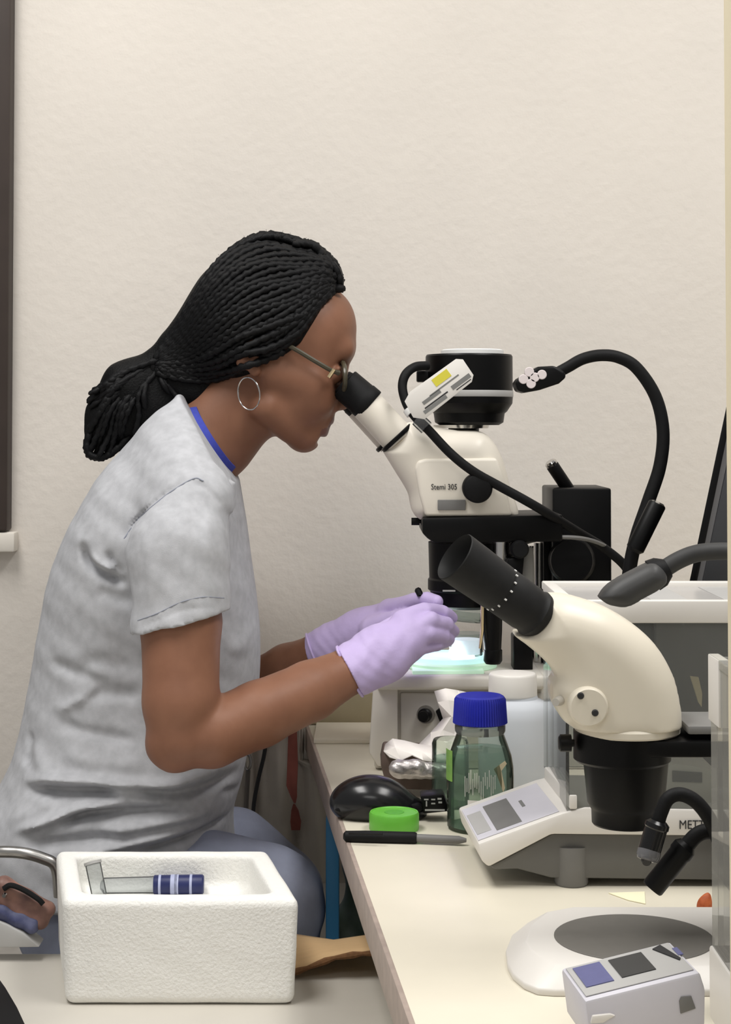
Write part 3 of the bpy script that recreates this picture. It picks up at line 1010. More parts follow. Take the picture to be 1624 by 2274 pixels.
ka, kb_ = P(1062, 1874, YB), P(1250, 1806, YB)
for (u0, u1, v0, v1, mm, nm2) in ((.04, .21, .18, .72, 'lightgrey', 'key'), (.26, .56, .12, .80, 'midgrey', 'display'), (.66, .70, .45, .62, 'greyink', 'key_mark'), (.02, .98, .06, .92, 'lavgrey', 'keypad')):
    mk(nm2, slopequad(ka, kb_, u0, u1, v0, v1, .0002 if nm2 == 'keypad' else .0007, .145), M[mm], mb, bevel=.0002, seg=1)
xg = X(1262, YB)
fin = [np.array([xg, YB, Z(1797, YB)]), np.array([xg, YB, Z(1766, YB)]), np.array([xg - .008, YB + .145, Z(1703, YB + .145)]), np.array([xg - .008, YB + .145, Z(1742, YB + .145)])]
mk('chamber_sill', prism(fin, (.007, 0, 0)), M['offwhite'], mb, bevel=.0012)
zt, zb_ = Z(1334, YB), Z(1384, YB)
x0c, x1c = X(1262, YB), X(1262, YB) + .24
zdeck = Z(1798, YB)
rf = mk('roof_frame', join(box(x0c - .004, x1c, YB, YB + .012, zb_, zt), box(x0c - .004, x1c, YB + .192, YB + .206, zb_ + .012, zt), box(x0c - .004, x0c + .008, YB + .012, YB + .192, zt - .012, zt)), M['offwhite'], mb, bevel=.0015)
mk('roof_pane', box(x0c + .008, x1c, YB + .012, YB + .192, zt - .008, zt - .005), M['roofglass'], rf)
mk('roof_plate', box(x0c + .085, x0c + .12, YB + .02, YB + .185, zt - .0052, zt - .0045), M['lightgrey'], rf)
mk('roof_plate', box(x0c + .155, x1c, YB + .02, YB + .185, zt - .0052, zt - .0045), M['lightgrey'], rf)
mk('side_pane', box(x0c - .003, x0c, YB + .003, YB + .2, zdeck, zb_), M['acrylic'], mb)
mk('front_pane', box(x0c, x1c, YB + .002, YB + .005, zdeck, zb_), M['acrylic'], mb)
mk('back_pane', box(x0c, x0c + .075, YB + .196, YB + .199, zdeck, zb_), M['acrylic'], mb)
mk('corner_post', box(x0c - .001, x0c + .006, YB + .193, YB + .2, zdeck, zb_), M['acrylic2'], mb)
mk('chamber_back', box(X(1452, YB + .17), x1c, YB + .165, YB + .2, zdeck - .01, zb_), M['chamber'], mb, bevel=.002)
mk('chamber_corner', box(X(1392, YB + .17), X(1452, YB + .17), YB + .175, YB + .2, zdeck, zb_), mat('dark_shield', (52, 54, 54), .5), mb, bevel=.002)
mk('weighing_chamber_block', pprism([(1478, 1800), (1480, 1702), (1500, 1694), (1545, 1700), (1600, 1716), (1600, 1800)], YB + .03, .09), M['beige'], mb, bevel=.004)
tag(mb.children[-1], 'pale block under the pan')
mk('block_window', pprism([(1494, 1736), (1494, 1712), (1560, 1716), (1560, 1738)], YB + .0285, .003), M['midgrey'], mb)
mk('hanger', pprism([(1534, 1502), (1552, 1504), (1560, 1540), (1559, 1570), (1552, 1560)], YB + .1, .004), M['tape'], mb)
text('lettering', 'METTLER', .0115, P(1510, 1841, YB - .0006), M['ink'], mb, width=Rp(92, YB))

# ------------------------------------------------------------------ near balance at the right edge
nb_ = thing('analytical_balance', (.3, 1.09, COUNTER), 'white balance at the lower right corner with a slate blue key on its tilted terminal', 'balance')
YT = 1.03
top0, top1 = P(1299, 2223, YT), P(1555, 2159, YT)
SK2 = -.007
term = [P(1313, 2330, YT), top0, top1, P(1568, 2200, YT), P(1566, 2330, YT)]
mk('terminal', prism(term, (SK2, .062, 0)), M['lavgrey'], nb_, bevel=.002, bevel_angle=15)
mk('terminal_stand', box(top0[0] + .012, top1[0] - .004, YT + .008, YT + .05, COUNTER, P(1313, 2328, YT)[2]), M['lavgrey'], nb_, bevel=.002)


def sq2(u0, u1, v0, v1, off=.0003, sh=0.0):
    d = top1 - top0
    g = np.array([SK2, .062, 0])
    n = np.cross(d, g)
    n = n / np.linalg.norm(n)
    n = n if n[2] > 0 else -n
    q = [top0 + d * (u + s) + g * v + n * off for u, v, s in ((u0, v0, 0), (u1, v0, 0), (u1, v1, sh), (u0, v1, sh))]
    return prism(q, n * .0006)


mk('keypad', sq2(.03, .97, .08, .93, .0002), M['lightgrey'], nb_, bevel=.0002, seg=1)
mk('key', sq2(.08, .325, .28, .86, .0008), M['slate'], nb_)
tag(nb_.children[-1], 'slate blue key')
mk('display', sq2(.40, .70, .30, .84, .0008), M['darkgrey'], nb_)
dsp = prism([top0 + (top1 - top0) * u + np.array([SK2, .062, 0]) * v + np.array([0, 0, .0010]) for u, v in ((.80, .84), (.885, .9), (.945, .42), (.925, .38))], (0, 0, .0006))
mk('key', dsp, M['ink'], nb_)
mk('key_mark', sq2(.955, 1.0, .52, .74, .0006), M['slate'], nb_)
mk('terminal_button', pprism([(1509, 2224), (1513, 2214), (1536, 2212), (1546, 2240), (1512, 2252)], YT - .001, .004), M['midgrey'], nb_, bevel=.0004)
mk('terminal_foot', pprism([(1312, 2274), (1316, 2256), (1356, 2252), (1368, 2256), (1340, 2272)], YT - .002, .008), M['offwhite'], nb_, bevel=.0008)
xp = .2415
zd2 = .972
mk('base', box(xp - .002, .48, .95, 1.205, COUNTER + .012, zd2), M['offwhite'], nb_, bevel=.002)
for (a, b) in ((xp + .03, 1.17), (.45, 1.17), (xp + .03, .98), (.45, .98)):
    mk('foot', vlathe(a, b, [(COUNTER, .012), (COUNTER + .014, .012)], 20), M['black'], nb_)
mk('side_pane', box(xp, xp + .004, .95, 1.203, zd2, 1.172), M['acrylic2'], nb_)
mk('front_pane', box(xp + .004, .48, 1.199, 1.203, zd2, 1.172), M['acrylic2'], nb_)
mk('pane_cap', box(xp - .0015, xp + .0065, 1.17, 1.205, 1.128, 1.174), M['offwhite'], nb_, bevel=.001)
mk('roof_edge', box(xp - .001, xp + .006, .95, 1.204, 1.168, 1.174), M['acrylic2'], nb_)
mk('pane_rail', box(xp + .009, xp + .012, 1.12, 1.16, zd2, 1.15), M['acrylic'], nb_)

# ------------------------------------------------------------------ small twin-arm spot lamp by the near microscope
sl = thing('spot_lamp', (.29, 1.235, COUNTER), 'small black twin-arm spot lamp with one clear lens hanging beside the near objective', 'lamp')
YS = 1.245
for i, (pts, hd0, hd1) in enumerate((
        ([(1690, 2090), (1640, 1985), (1604, 1890), (1580, 1826), (1548, 1782), (1512, 1764), (1484, 1774), (1468, 1806), (1460, 1834)], (1463, 1822), (1440, 1898)),
        ([(1690, 2090), (1650, 1960), (1624, 1890), (1598, 1852), (1570, 1846), (1546, 1856), (1524, 1880)], (1528, 1874), (1448, 1974)))):
    Yi = YS + .012 * i
    pp = catmull([P(a, b, Yi) for a, b in pts], 8)
    nk = mk('lamp_arm', tube(pp, [.0058 if i else .0052] * len(pp), 12), M['black_matte'], sl)
    a0, a1 = P(*hd0, Yi), P(*hd1, Yi)
    mk('spot_head', lathe(a0, a1, [(0, .0062), (.08, .0088), (.2, .009), (.24, .0082), (.97, .0082), (1, .0074)], 24), M['black_gloss'] if i == 0 else M['black'], nk)
    if i == 0:
        ax = (a1 - a0) / np.linalg.norm(a1 - a0)
        mk('lens', lathe(a1 - ax * .003, a1 + ax * .004 + np.array([0, -.002, 0]), [(0, .0085), (.5, .0086), (.9, .0075), (1, .005)], 24), M['clearlens'], nk)
        mk('lens_core', lathe(a1 + ax * .004, a1 + ax * .0055 + np.array([0, -.0025, 0]), [(0, .0042), (1, .003)], 16), M['ink'], nk)
mk('lamp_base', box(.275, .31, 1.218, 1.268, COUNTER, COUNTER + .03), M['black'], sl, bevel=.003)

# ------------------------------------------------------------------ monitor behind the balance
mo = thing('monitor', (X(1660, 1.9), 2.0, COUNTER), 'dark tilted monitor behind the middle balance at the right edge', 'monitor')
mk('screen_bezel', pprism([(1616, 892), (1532, 1290), (1526, 1320), (1542, 1322), (1629, 900)], 1.88, .34, .085), M['black'], mo, bevel=.001)
mk('bezel_seam', pprism([(1628, 904), (1541, 1322), (1553, 1323), (1640, 910)], 1.883, .334, .083), M['monitor2'], mo)
mk('rear_shell', pprism([(1640, 910), (1552, 1323), (1640, 1345), (1720, 1330), (1745, 1000), (1700, 920)], 1.881, .33, .083), M['monitor'], mo, bevel=.003)
mk('stand_neck', box(X(1640, 2.0), X(1700, 2.0), 2.02, 2.08, COUNTER + .01, Z(1320, 2.0)), M['black'], mo, bevel=.003)
mk('stand_foot', box(X(1570, 2.0), X(1760, 2.0), 1.96, 2.14, COUNTER, COUNTER + .014), M['black'], mo, bevel=.003)
# ------------------------------------------------------------------ bottles
YJ = 1.82
bx = X(1065, YJ)
zr = lambda r: Z(r, YJ)
rr = lambda w: Rp(w, YJ)
bt = thing('media_bottle', (bx, YJ, COUNTER), 'square-shouldered clear glass bottle with a ribbed blue screw cap', 'bottle')
mk('bottle_wall', vlathe(bx, YJ, [(COUNTER, rr(66)), (COUNTER + .003, rr(73)), (zr(1722), rr(74)), (zr(1700), rr(73)), (zr(1676), rr(69)), (zr(1650), rr(60)), (zr(1628), rr(52)), (zr(1604), rr(50)), (zr(1600), rr(53)), (zr(1596), rr(50))], 56), M['bottleglass'], bt)
mk('liquid', vlathe(bx, YJ, [(COUNTER + .004, rr(69)), (zr(1722), rr(70)), (zr(1690), rr(68)), (zr(1662), rr(61)), (zr(1661), rr(40))], 48), M['water'], bt)
tag(bt.children[-1], 'pale green water')
n = 60
pr = []
V, Fs = [], []
for (z, r, amp) in ((zr(1606), 57, .0), (zr(1604), 58, .0012), (zr(1590), 57, .0012), (zr(1552), 54.5, .0012), (zr(1546), 53, .0), (zr(1543), 48, .0)):
    for i in range(n * 2):
        a = math.pi * i / n
        q = rr(r) + (amp if i % 2 else 0)
        V.append((bx + q * math.cos(a), YJ + q * math.sin(a), z))
m2 = n * 2
for j in range(5):
    for i in range(m2):
        k = (i + 1) % m2
        Fs.append((j * m2 + i, j * m2 + k, (j + 1) * m2 + k, (j + 1) * m2 + i))
Fs += [tuple(range(m2))[::-1], tuple(5 * m2 + i for i in range(m2))]
mk('screw_cap', (V, Fs), M['bluecap'], bt, smooth=30)
mk('neck_ring', vlathe(bx, YJ, [(zr(1628), rr(53)), (zr(1622), rr(56)), (zr(1610), rr(56)), (zr(1607), rr(54))], 44), M['clearplastic'], bt)


def curved_patch(cx, cy, r, a0, a1, z0, z1, n=10, th=.0005):
    V, Fs = [], []
    for k in range(n + 1):
        a = math.radians(a0 + (a1 - a0) * k / n)
        for z in (z0, z1):
            for q in (r, r + th):
                V.append((cx + q * math.cos(a), cy + q * math.sin(a), z))
    for k in range(n):
        b = 4 * k
        Fs += [(b, b + 4, b + 6, b + 2), (b + 1, b + 3, b + 7, b + 5), (b, b + 1, b + 5, b + 4), (b + 2, b + 6, b + 7, b + 3)]
    Fs += [(0, 2, 3, 1), (4 * n, 4 * n + 1, 4 * n + 3, 4 * n + 2)]
    return V, Fs


rb = rr(74.5)
mk('white_label', curved_patch(bx, YJ, rb, 245, 283, zr(1798), zr(1762)), M['offwhite'], bt)
mk('green_reflection', curved_patch(bx, YJ, rb, 184, 212, zr(1728), zr(1660)), M['lime_reflection'], bt)  # green reflection at the left of the glass, painted as a thin patch
for i in range(16):
    a = 240 + i * 3.4
    z1 = zr(1695 + RNG.uniform(0, 25))
    mk('scale_mark', curved_patch(bx, YJ, rb, a, a + .8, z1 - .012 - .01 * RNG.random(), z1, 2), M['offwhite'], bt)
tp = [(1097, 1708), (1122, 1690), (1126, 1696), (1114, 1712), (1122, 1750), (1118, 1760), (1104, 1722)]
mk('tape_strip', pprism(tp, YJ - rr(60), .0008), M['tape'], bt)

YW = 1.985
wx = X(1141, YW)
zr = lambda r: Z(r, YW)
rr = lambda w: Rp(w, YW)
wb = thing('plastic_bottle', (wx, YW, COUNTER), 'milky white plastic bottle with blue liquid at the bottom behind the blue-capped bottle', 'bottle')
mk('bottle_wall', vlathe(wx, YW, [(COUNTER, rr(76)), (COUNTER + .003, rr(80)), (zr(1592), rr(81)), (zr(1570), rr(77)), (zr(1556), rr(66)), (zr(1550), rr(52)), (zr(1542), rr(50))], 48), M['milky'], wb)
mk('liquid', vlathe(wx, YW, [(COUNTER + .002, rr(77.5)), (zr(1736), rr(79)), (zr(1735), rr(40))], 40), M['tealdye'], wb)
mk('screw_cap', vlathe(wx - .002, YW, [(zr(1546), rr(51)), (zr(1543), rr(54)), (zr(1500), rr(53)), (zr(1494), rr(50))], 44), M['offwhite'], wb, bevel=.001)
YQ = 1.925
jx = X(999, YQ)
jr = thing('glass_jar', (jx, YQ, COUNTER), 'small greenish glass jar half hidden behind the blue-capped bottle', 'jar')
mk('jar_wall', vlathe(jx, YQ, [(COUNTER, .018), (COUNTER + .003, .021), (Z(1650, YQ), .0205), (Z(1642, YQ), .019), (Z(1640, YQ), .018)], 36), M['bottleglass'], jr)
mk('liquid', vlathe(jx, YQ, [(COUNTER + .003, .0185), (Z(1680, YQ), .0185)], 30), M['water'], jr)

# ------------------------------------------------------------------ tissues, foil and a brown box
def crumple(name, rows, m, parent=None, th=.0012):
    """sheet through measured points (px, py, depth), given thickness"""
    nr, nc = len(rows), len(rows[0])
    V = [P(*c) for r in rows for c in r]
    Fs = []
    for i in range(nr - 1):
        for j in range(nc - 1):
            a, b, c, d = i * nc + j, i * nc + j + 1, (i + 1) * nc + j + 1, (i + 1) * nc + j
            Fs += [(a, b, c), (a, c, d)]
    o = mk(name, (V, Fs), m, parent, smooth=14)
    md = o.modifiers.new('thickness', 'SOLIDIFY')
    md.thickness = th
    return o


ts = crumple('tissue', [[(966, 1536, 2.03), (990, 1530, 2.02), (1016, 1534, 2.035), (1046, 1540, 2.03)],
                        [(974, 1560, 2.015), (996, 1556, 2.005), (1020, 1560, 2.02), (1046, 1572, 2.02)],
                        [(986, 1596, 2.02), (1003, 1592, 1.995), (1020, 1596, 2.01), (1040, 1604, 2.015)],
                        [(958, 1628, 2.01), (984, 1622, 1.985), (1008, 1630, 2.0), (1036, 1640, 2.0)],
                        [(925, 1660, 2.0), (960, 1664, 1.985), (996, 1670, 1.98), (1030, 1680, 1.99)],
                        [(930, 1700, 1.99), (962, 1706, 1.98), (996, 1712, 1.98), (1030, 1722, 1.98)]], M['tissue'])
tag(ts, 'crumpled white tissue standing up between the microscope base and the blue-capped bottle', 'tissue')
YX = 1.965
bxz = mk('small_box', pprism([(852, 1670), (992, 1676), (994, 1757), (860, 1752), (846, 1700)], YX, .07), M['brownbox'], bevel=.003)
tag(bxz, 'dark brown little box under the foil, behind the black mouse', 'box')
fo = crumple('foil_sheet', [[(856, 1652, 1.99), (872, 1640, 1.985), (898, 1644, 1.98), (930, 1652, 1.985), (962, 1656, 1.99), (992, 1664, 1.99)],
                            [(852, 1668, 1.965), (878, 1660, 1.955), (902, 1668, 1.95), (936, 1668, 1.955), (964, 1676, 1.95), (992, 1682, 1.96)],
                            [(866, 1680, 1.945), (890, 1688, 1.94), (916, 1676, 1.94), (940, 1688, 1.945), (966, 1692, 1.94), (990, 1694, 1.945)]], M['tissue'], None, .0014)
tag(fo, 'rumpled pale wrapping sheet lying over the dark brown box', 'wrapper')
f = Field.uniform(P(860, 1740, 1.93) - (0, .03, .01), P(1000, 1680, 1.93) + (0.01, .03, .01), .0016)
f.cap(P(886, 1708, 1.93), P(985, 1712, 1.93), .0105, .0088)
f.cap(P(880, 1706, 1.925), P(925, 1702, 1.925), .0075, .008, k=.004)
zz = np.sin(f.x[:, None, None] * 310 + f.z[None, None, :] * 520) * np.sin(f.y[None, :, None] * 460 + f.x[:, None, None] * 210)
f.F += (.0007 * zz).astype(np.float32)
fr_ = mk_np('foil_roll', *f.nets(0), M['foil'])
tag(fr_, 'short roll of crumpled silver foil lying behind the mouse', 'foil')

# ------------------------------------------------------------------ mouse, lid, pen and slips
ms = thing('computer_mouse', P(830, 1790, 1.87), 'glossy black computer mouse near the edge of the worktop', 'mouse')
f = Field.uniform(P(715, 1830, 1.87) - (0, .045, .01), P(965, 1700, 1.87) + (0, .045, .01), .0016)
f.ell(P(812, 1776, 1.87), (Rp(80, 1.87), .029, Rp(52, 1.87)), -6)
f.ell(P(868, 1790, 1.87), (Rp(82, 1.87), .028, Rp(40, 1.87)), 14, k=.02)
f.plane_cut((0, 0, COUNTER + .0015), (0, 0, -1))
mk_np('mouse_shell', *f.nets(1), M['black_gloss'], ms)
mk('mouse_skirt', prism([P(a, b, 1.85) for a, b in ((742, 1800), (760, 1806), (930, 1806), (944, 1796), (930, 1786), (760, 1788))], (0, .038, 0)), M['black_matte'], ms, bevel=.002)
pk = thing('black_packet', P(962, 1790, 1.845), 'small black packet with white printed marks beside the tail of the mouse', 'packet')
mk('packet', pprism([(934, 1768), (986, 1764), (1000, 1802), (940, 1808)], 1.845, .03), M['black'], pk, bevel=.002)
for (a, b, w, h) in ((942, 1774, 10, 3), (946, 1779, 3, 12), (958, 1774, 9, 3), (958, 1783, 9, 3), (972, 1772, 9, 4), (974, 1780, 8, 4), (944, 1797, 44, 4)):
    mk('print_mark', pprism([(a, b), (a + w, b), (a + w, b + h), (a, b + h)], 1.8447, .0008), M['lightgrey'], pk)
lx, ly = X(875, 1.815), 1.815
ld = thing('green_lid', (lx, ly, COUNTER), 'bright green plastic screw lid lying on the worktop in front of the mouse', 'lid')
rl = Rp(55, ly)
mk('lid_shell', vlathe(lx, ly, [(COUNTER, rl * .98), (COUNTER + .001, rl), (COUNTER + .0165, rl), (COUNTER + .0185, rl * .96), (COUNTER + .0185, rl * .9), (COUNTER + .0178, rl * .88), (COUNTER + .0178, .001)], 56), M['green'], ld)
mk('lid_mark', vlathe(lx, ly, [(COUNTER + .018, rl * .4), (COUNTER + .0184, rl * .38)], 32), mat('green_print', (82, 158, 50), .5), ld)
pe = thing('marker_pen', PZ(890, 1868, COUNTER), 'black marker pen with a grey end lying in front of the green lid', 'pen')
a, b_, c_ = [PZ(q, r, COUNTER + .0055) for q, r in ((763, 1857), (926, 1861), (1036, 1866))]
mk('pen_barrel', lathe(a, b_, [(0, .003), (.03, .0055), (.3, .0062), (.97, .006), (1, .005)], 18), M['black_matte'], pe)
mk('pen_end', lathe(b_, c_, [(0, .0042), (.85, .004), (1, .002)], 14), M['midgrey'], pe)
mk('pen_clip', tube([PZ(775, 1850, COUNTER + .012), PZ(850, 1852, COUNTER + .0125)], .0013, 6), M['black'], pe)
a, b_ = PZ(1350, 1998, COUNTER), PZ(1436, 1986, COUNTER)
tag(mk('yellow_slip', prism([PZ(1352, 1984, COUNTER + .0003), PZ(1432, 1981, COUNTER + .0003), PZ(1434, 2008, COUNTER + .0003), PZ(1396, 2000, COUNTER + .0003)], (0, 0, .0006)), M['yellownote']),
    'pale yellow paper slip on the worktop between the balance and the grey disc', 'paper')
f = Field.uniform(PZ(1562, 2030, COUNTER) - (.02, .02, .004), PZ(1562, 2030, COUNTER) + (.02, .02, .026), .001)
q = PZ(1562, 2032, COUNTER)
f.ell(q + (0.001, 0, .007), (.0065, .006, .0078))
f.ell(q + (.003, 0, .0135), (.0035, .0035, .006), 20, k=.006)
f.plane_cut((0, 0, COUNTER + .0002), (0, 0, -1))
tag(mk_np('rubber_bulb', *f.nets(1), M['orange']), 'small rusty orange rubber bulb by the glass pane edge on the worktop', 'bulb')

# ------------------------------------------------------------------ foam box with its tubes
fb0 = thing('foam_box', P(400, 2215, 1.72), 'open white polystyrene foam box standing on the lower table', 'box')
y0f, y1f = 1.708, 1.905
xl, xr = -.298, -.067
hb = .1045
sh = .215


def foam():
    f = Field.uniform((xl - .075, y0f - .012, TABLE - .006), (xr + .02, y1f + .012, TABLE + hb + .012), .0021)
    x, y, z = f.x[:, None, None], f.y[None, :, None], f.z[None, None, :]
    dz = (z - TABLE) / hb
    xx = x + sh * (y - y0f) - (dz - .5) * .004 * np.sign(x + sh * (y - y0f) - (xl + xr) / 2)

    def rb(cx, cy, cz, hx, hy, hz, r):
        qx, qy, qz = np.abs(xx - cx) - hx + r, np.abs(y - cy) - hy + r, np.abs(z - cz) - hz + r
        return np.sqrt(np.maximum(qx, 0) ** 2 + np.maximum(qy, 0) ** 2 + np.maximum(qz, 0) ** 2) + np.minimum(np.maximum(np.maximum(qx, qy), qz), 0) - r
    o = rb((xl + xr) / 2, (y0f + y1f) / 2, TABLE + hb / 2, (xr - xl) / 2, (y1f - y0f) / 2, hb / 2, .009)
    c = rb((xl + xr) / 2 - .001, (y0f + y1f) / 2, TABLE + .066 + .1, (xr - xl) / 2 - .023, (y1f - y0f) / 2 - .022, .1, .012)
    w = .00025 * np.sin(x * 61 + z * 33 + 2 * np.sin(z * 47)) * np.sin(y * 52 + z * 41 + 1.5 * np.sin(x * 37))
    h = np.clip(.5 - .5 * (o + c) / .006, 0, 1)
    f.F = (o * (1 - h) + (-c) * h + .006 * h * (1 - h) + w).astype(np.float32)
    return f


mk_np('foam_shell', *foam().nets(1), M['foam'], fb0)
zf = TABLE + .066
q0, q1, q2 = np.array([-.286, 1.862, zf + .0105]), np.array([-.229, 1.866, zf + .0105]), np.array([-.175, 1.868, zf + .0105])
tb1 = thing('sample_tube', q1, 'clear sample tube with a dark blue banded cap lying in the foam box', 'tube')
mk('tube_wall', lathe(q0, q1, [(0, .004), (.06, .0085), (.9, .009), (1, .0092)], 24), M['clearplastic'], tb1)
cp_ = mk('banded_cap', lathe(q1, q2, [(0, .0095), (.02, .0102), (.97, .0104), (1, .009)], 28), M['navycap'], tb1)
for t in (.1, .34, .42, .72):
    mk('cap_band', lathe(q1 + (q2 - q1) * t, q1 + (q2 - q1) * (t + (.05 if t != .34 else .16)), [(0, .0106), (1, .0106)], 28), mat('pale_blue_band', (170, 176, 205), .5), cp_)
v0, v1 = np.array([-.2835, 1.842, zf + .003]), np.array([-.2925, 1.852, zf + .036])
vi = thing('sample_vial', v0, 'small clear vial standing at the left end of the foam box', 'vial')
mk('vial_wall', lathe(v0, v1, [(0, .006), (.08, .0082), (1, .0085)], 24), M['clearplastic'], vi)
mk('vial_rim', lathe(v1, v1 + (v1 - v0) * .08, [(0, .0095), (1, .0095)], 24), M['lightgrey'], vi)

# ------------------------------------------------------------------ cardboard flap at the back of the lower table
rows = []
for k in range(7):
    t = k / 6
    r = []
    for j in range(13):
        s_ = j / 12
        x = -.079 - .026 * t + (.113 + .026 * t) * s_
        y = 1.790 + .125 * t
        fa = np.interp(s_, [0, .12, .4, .65, 1], [.004, .008, .020, .0245, .026])
        ba = np.interp(s_, [0, .15, .5, .75, 1], [.010, .007, .000, .005, .012])
        arch = fa * (1 - t) + ba * t + .004 * math.sin(t * math.pi)
        r.append((x, y, TABLE + .0035 + arch))
    rows.append(r)
V = [p for r in rows for p in r]
Fs = [(i * 13 + j, i * 13 + j + 1, (i + 1) * 13 + j + 1, (i + 1) * 13 + j) for i in range(6) for j in range(12)]
cf = mk('cardboard_flap', (V, Fs), M['card'], smooth=60)
md = cf.modifiers.new('thickness', 'SOLIDIFY')
md.thickness = .003
md.offset = -1
tag(cf, 'curled brown cardboard flap behind the foam box, tucked under the worktop edge', 'cardboard')
edge = [np.array(p) + np.array([0, -.0015, -.0018]) for p in rows[0]]
mk('torn_edge', tube(edge, [.0030 + .0009 * math.sin(i * 2.1) for i in range(13)], 8), M['carddark'], cf)

# ------------------------------------------------------------------ things at the left edge of the lower table
wg = pprism([(-60, 2106), (88, 2104), (50, 2072), (20, 2056), (-8, 2044), (-60, 2034)], 1.845, .03)
tag(mk('foam_wedge', wg, M['lightgrey'], bevel=.002), 'grey wedge at the back left edge of the lower table under the brown pouch', 'wedge')
po = thing('leather_pouch', P(50, 2010, 1.862), 'brown leather pouch with a dark blue patterned edge beside the foam box', 'pouch')
f = Field.uniform(P(-40, 2080, 1.862) - (.01, .03, .01), P(130, 1930, 1.862) + (.01, .03, .01), .0018)
f.rbox(P(48, 2004, 1.862), (.036, .011, .016), .009, rot=30)
f.F += (.0012 * np.sin(f.x[:, None, None] * 190 + f.z[None, None, :] * 120) * np.sin(f.z[None, None, :] * 230)).astype(np.float32)
mk_np('pouch', *f.nets(1), M['leather'], po)
f = Field.uniform(P(-40, 2090, 1.858) - (.01, .03, .01), P(110, 1960, 1.858) + (.01, .03, .01), .0018)
f.rbox(P(30, 2034, 1.858), (.030, .011, .009), .007, rot=24)
f.F += (.0012 * np.sin(f.x[:, None, None] * 260 + f.z[None, None, :] * 150) * np.sin(f.z[None, None, :] * 330)).astype(np.float32)
mk_np('patterned_edge', *f.nets(1), M['navy'], po)
mk('zip_edge', tube(catmull([P(*c, 1.848) for c in ((8, 1974), (24, 1966), (52, 1976), (84, 1996), (96, 2008))], 6), .003, 8), M['black_matte'], po)
q = P(10, 1988, 1.846)
mk('buckle', lathe(q, q + np.array([0, -.003, 0]), [(0, .003), (1, .002)], 14), M['chrome'], po)
a = [PZ(px, py, TABLE + .0125) for px, py in ((-330, 2168), (-8, 2168), (12, 2196), (38, 2240), (84, 2340), (-330, 2340))]
nt_ = thing('notebook', a[0], 'black-covered notebook on the lower table, only its corner in the picture', 'notebook')
mk('cover', prism(a, (0, 0, .0015)), M['black'], nt_, bevel=.0005)
mk('pages', prism([p - np.array([.004, 0, .0115]) for p in a], (0, 0, .0115)), M['darkgrey'], nt_)

# ------------------------------------------------------------------ bag hanging on the wall under the bench
bg = thing('cotton_bag', P(620, 1900, 2.38), 'cream cotton bag hanging behind the person under the bench edge', 'bag')
nu, nv = 40, 26
V, Fs = [], []
for j in range(nv):
    t = j / (nv - 1)
    for i in range(nu):
        s_ = i / (nu - 1)
        px = 470 + (330 - 30 * (1 - t)) * s_
        py = 1560 + 400 * t
        yy = 2.418 + .010 * math.sin(s_ * 23 + 1.2 * t) * (.4 + .6 * t) + .004 * math.sin(s_ * 51 - 2 * t) + .003 * (1 - t)
        q = P(px, py, yy)
        lim_x = (A[0] + dirn[0] * (A[1] - yy) - .010) if q[2] > COUNTER - .05 else 9
        q[0] = q[0] if q[0] < lim_x else lim_x - .0004 * (nu - i)
        V.append(q)
for j in range(nv - 1):
    for i in range(nu - 1):
        a = j * nu + i
        Fs.append((a, a + 1, a + nu + 1, a + nu))
bo = mk('bag_cloth', (V, Fs), M['canvas'], bg, smooth=80)
md = bo.modifiers.new('thickness', 'SOLIDIFY')
md.thickness = .003


def lens_strip(pts, ws, Y, th=.003):
    L, R_ = [], []
    for (a, b), w in zip(pts, ws):
        L.append((a - w, b))
        R_.append((a + w, b))
    return pprism(L + R_[::-1], Y, th)


mk('strap', lens_strip([(650, 1590), (650, 1640), (650, 1700), (648, 1745), (653, 1770), (655, 1784)], [9, 10, 12, 12, 7, 2], 2.315), M['redbrown'], bg, bevel=.0006)
mk('strap', lens_strip([(653, 1786), (655, 1800), (657, 1825), (657, 1844)], [2, 8, 12, 10], 2.392), M['redbrown'], bg, bevel=.0006)
mk('cord', tube(catmull([P(*c, 2.392) for c in ((592, 1640), (586, 1680), (574, 1730), (564, 1785), (562, 1824))], 6), .0028, 8), M['ink'], bg)
zp = mk('zipper_pull', tube([P(550 + 7 * math.cos(a), 1692 + 17 * math.sin(a), 2.392) for a in np.linspace(0, 2 * math.pi, 20)[:-1]], .0022, 8, closed=True), M['steel'], bg)
mk('zipper', tube([P(551, 1710, 2.396), P(547, 1780, 2.398), P(545, 1850, 2.40)], .0035, 8), mat('grey_zip', (110, 104, 98), .6), bg)

f = Field.uniform((-.075, 2.105, .25), (.07, 2.20, .845), .004)
f.rbox((.012, 2.15, .53), (.044, .026, .27), .02)
x, y, z = f.x[:, None, None], f.y[None, :, None], f.z[None, None, :]
f.F += (.006 * np.sin(x * 120 + z * 40) + .004 * np.sin(z * 90 - x * 60)).astype(np.float32)
gbag = mk_np('bin_bag', *f.nets(1), M['greenbag'])
tag(gbag, 'dark green plastic bag under the worktop beside the blue leg', 'bag')
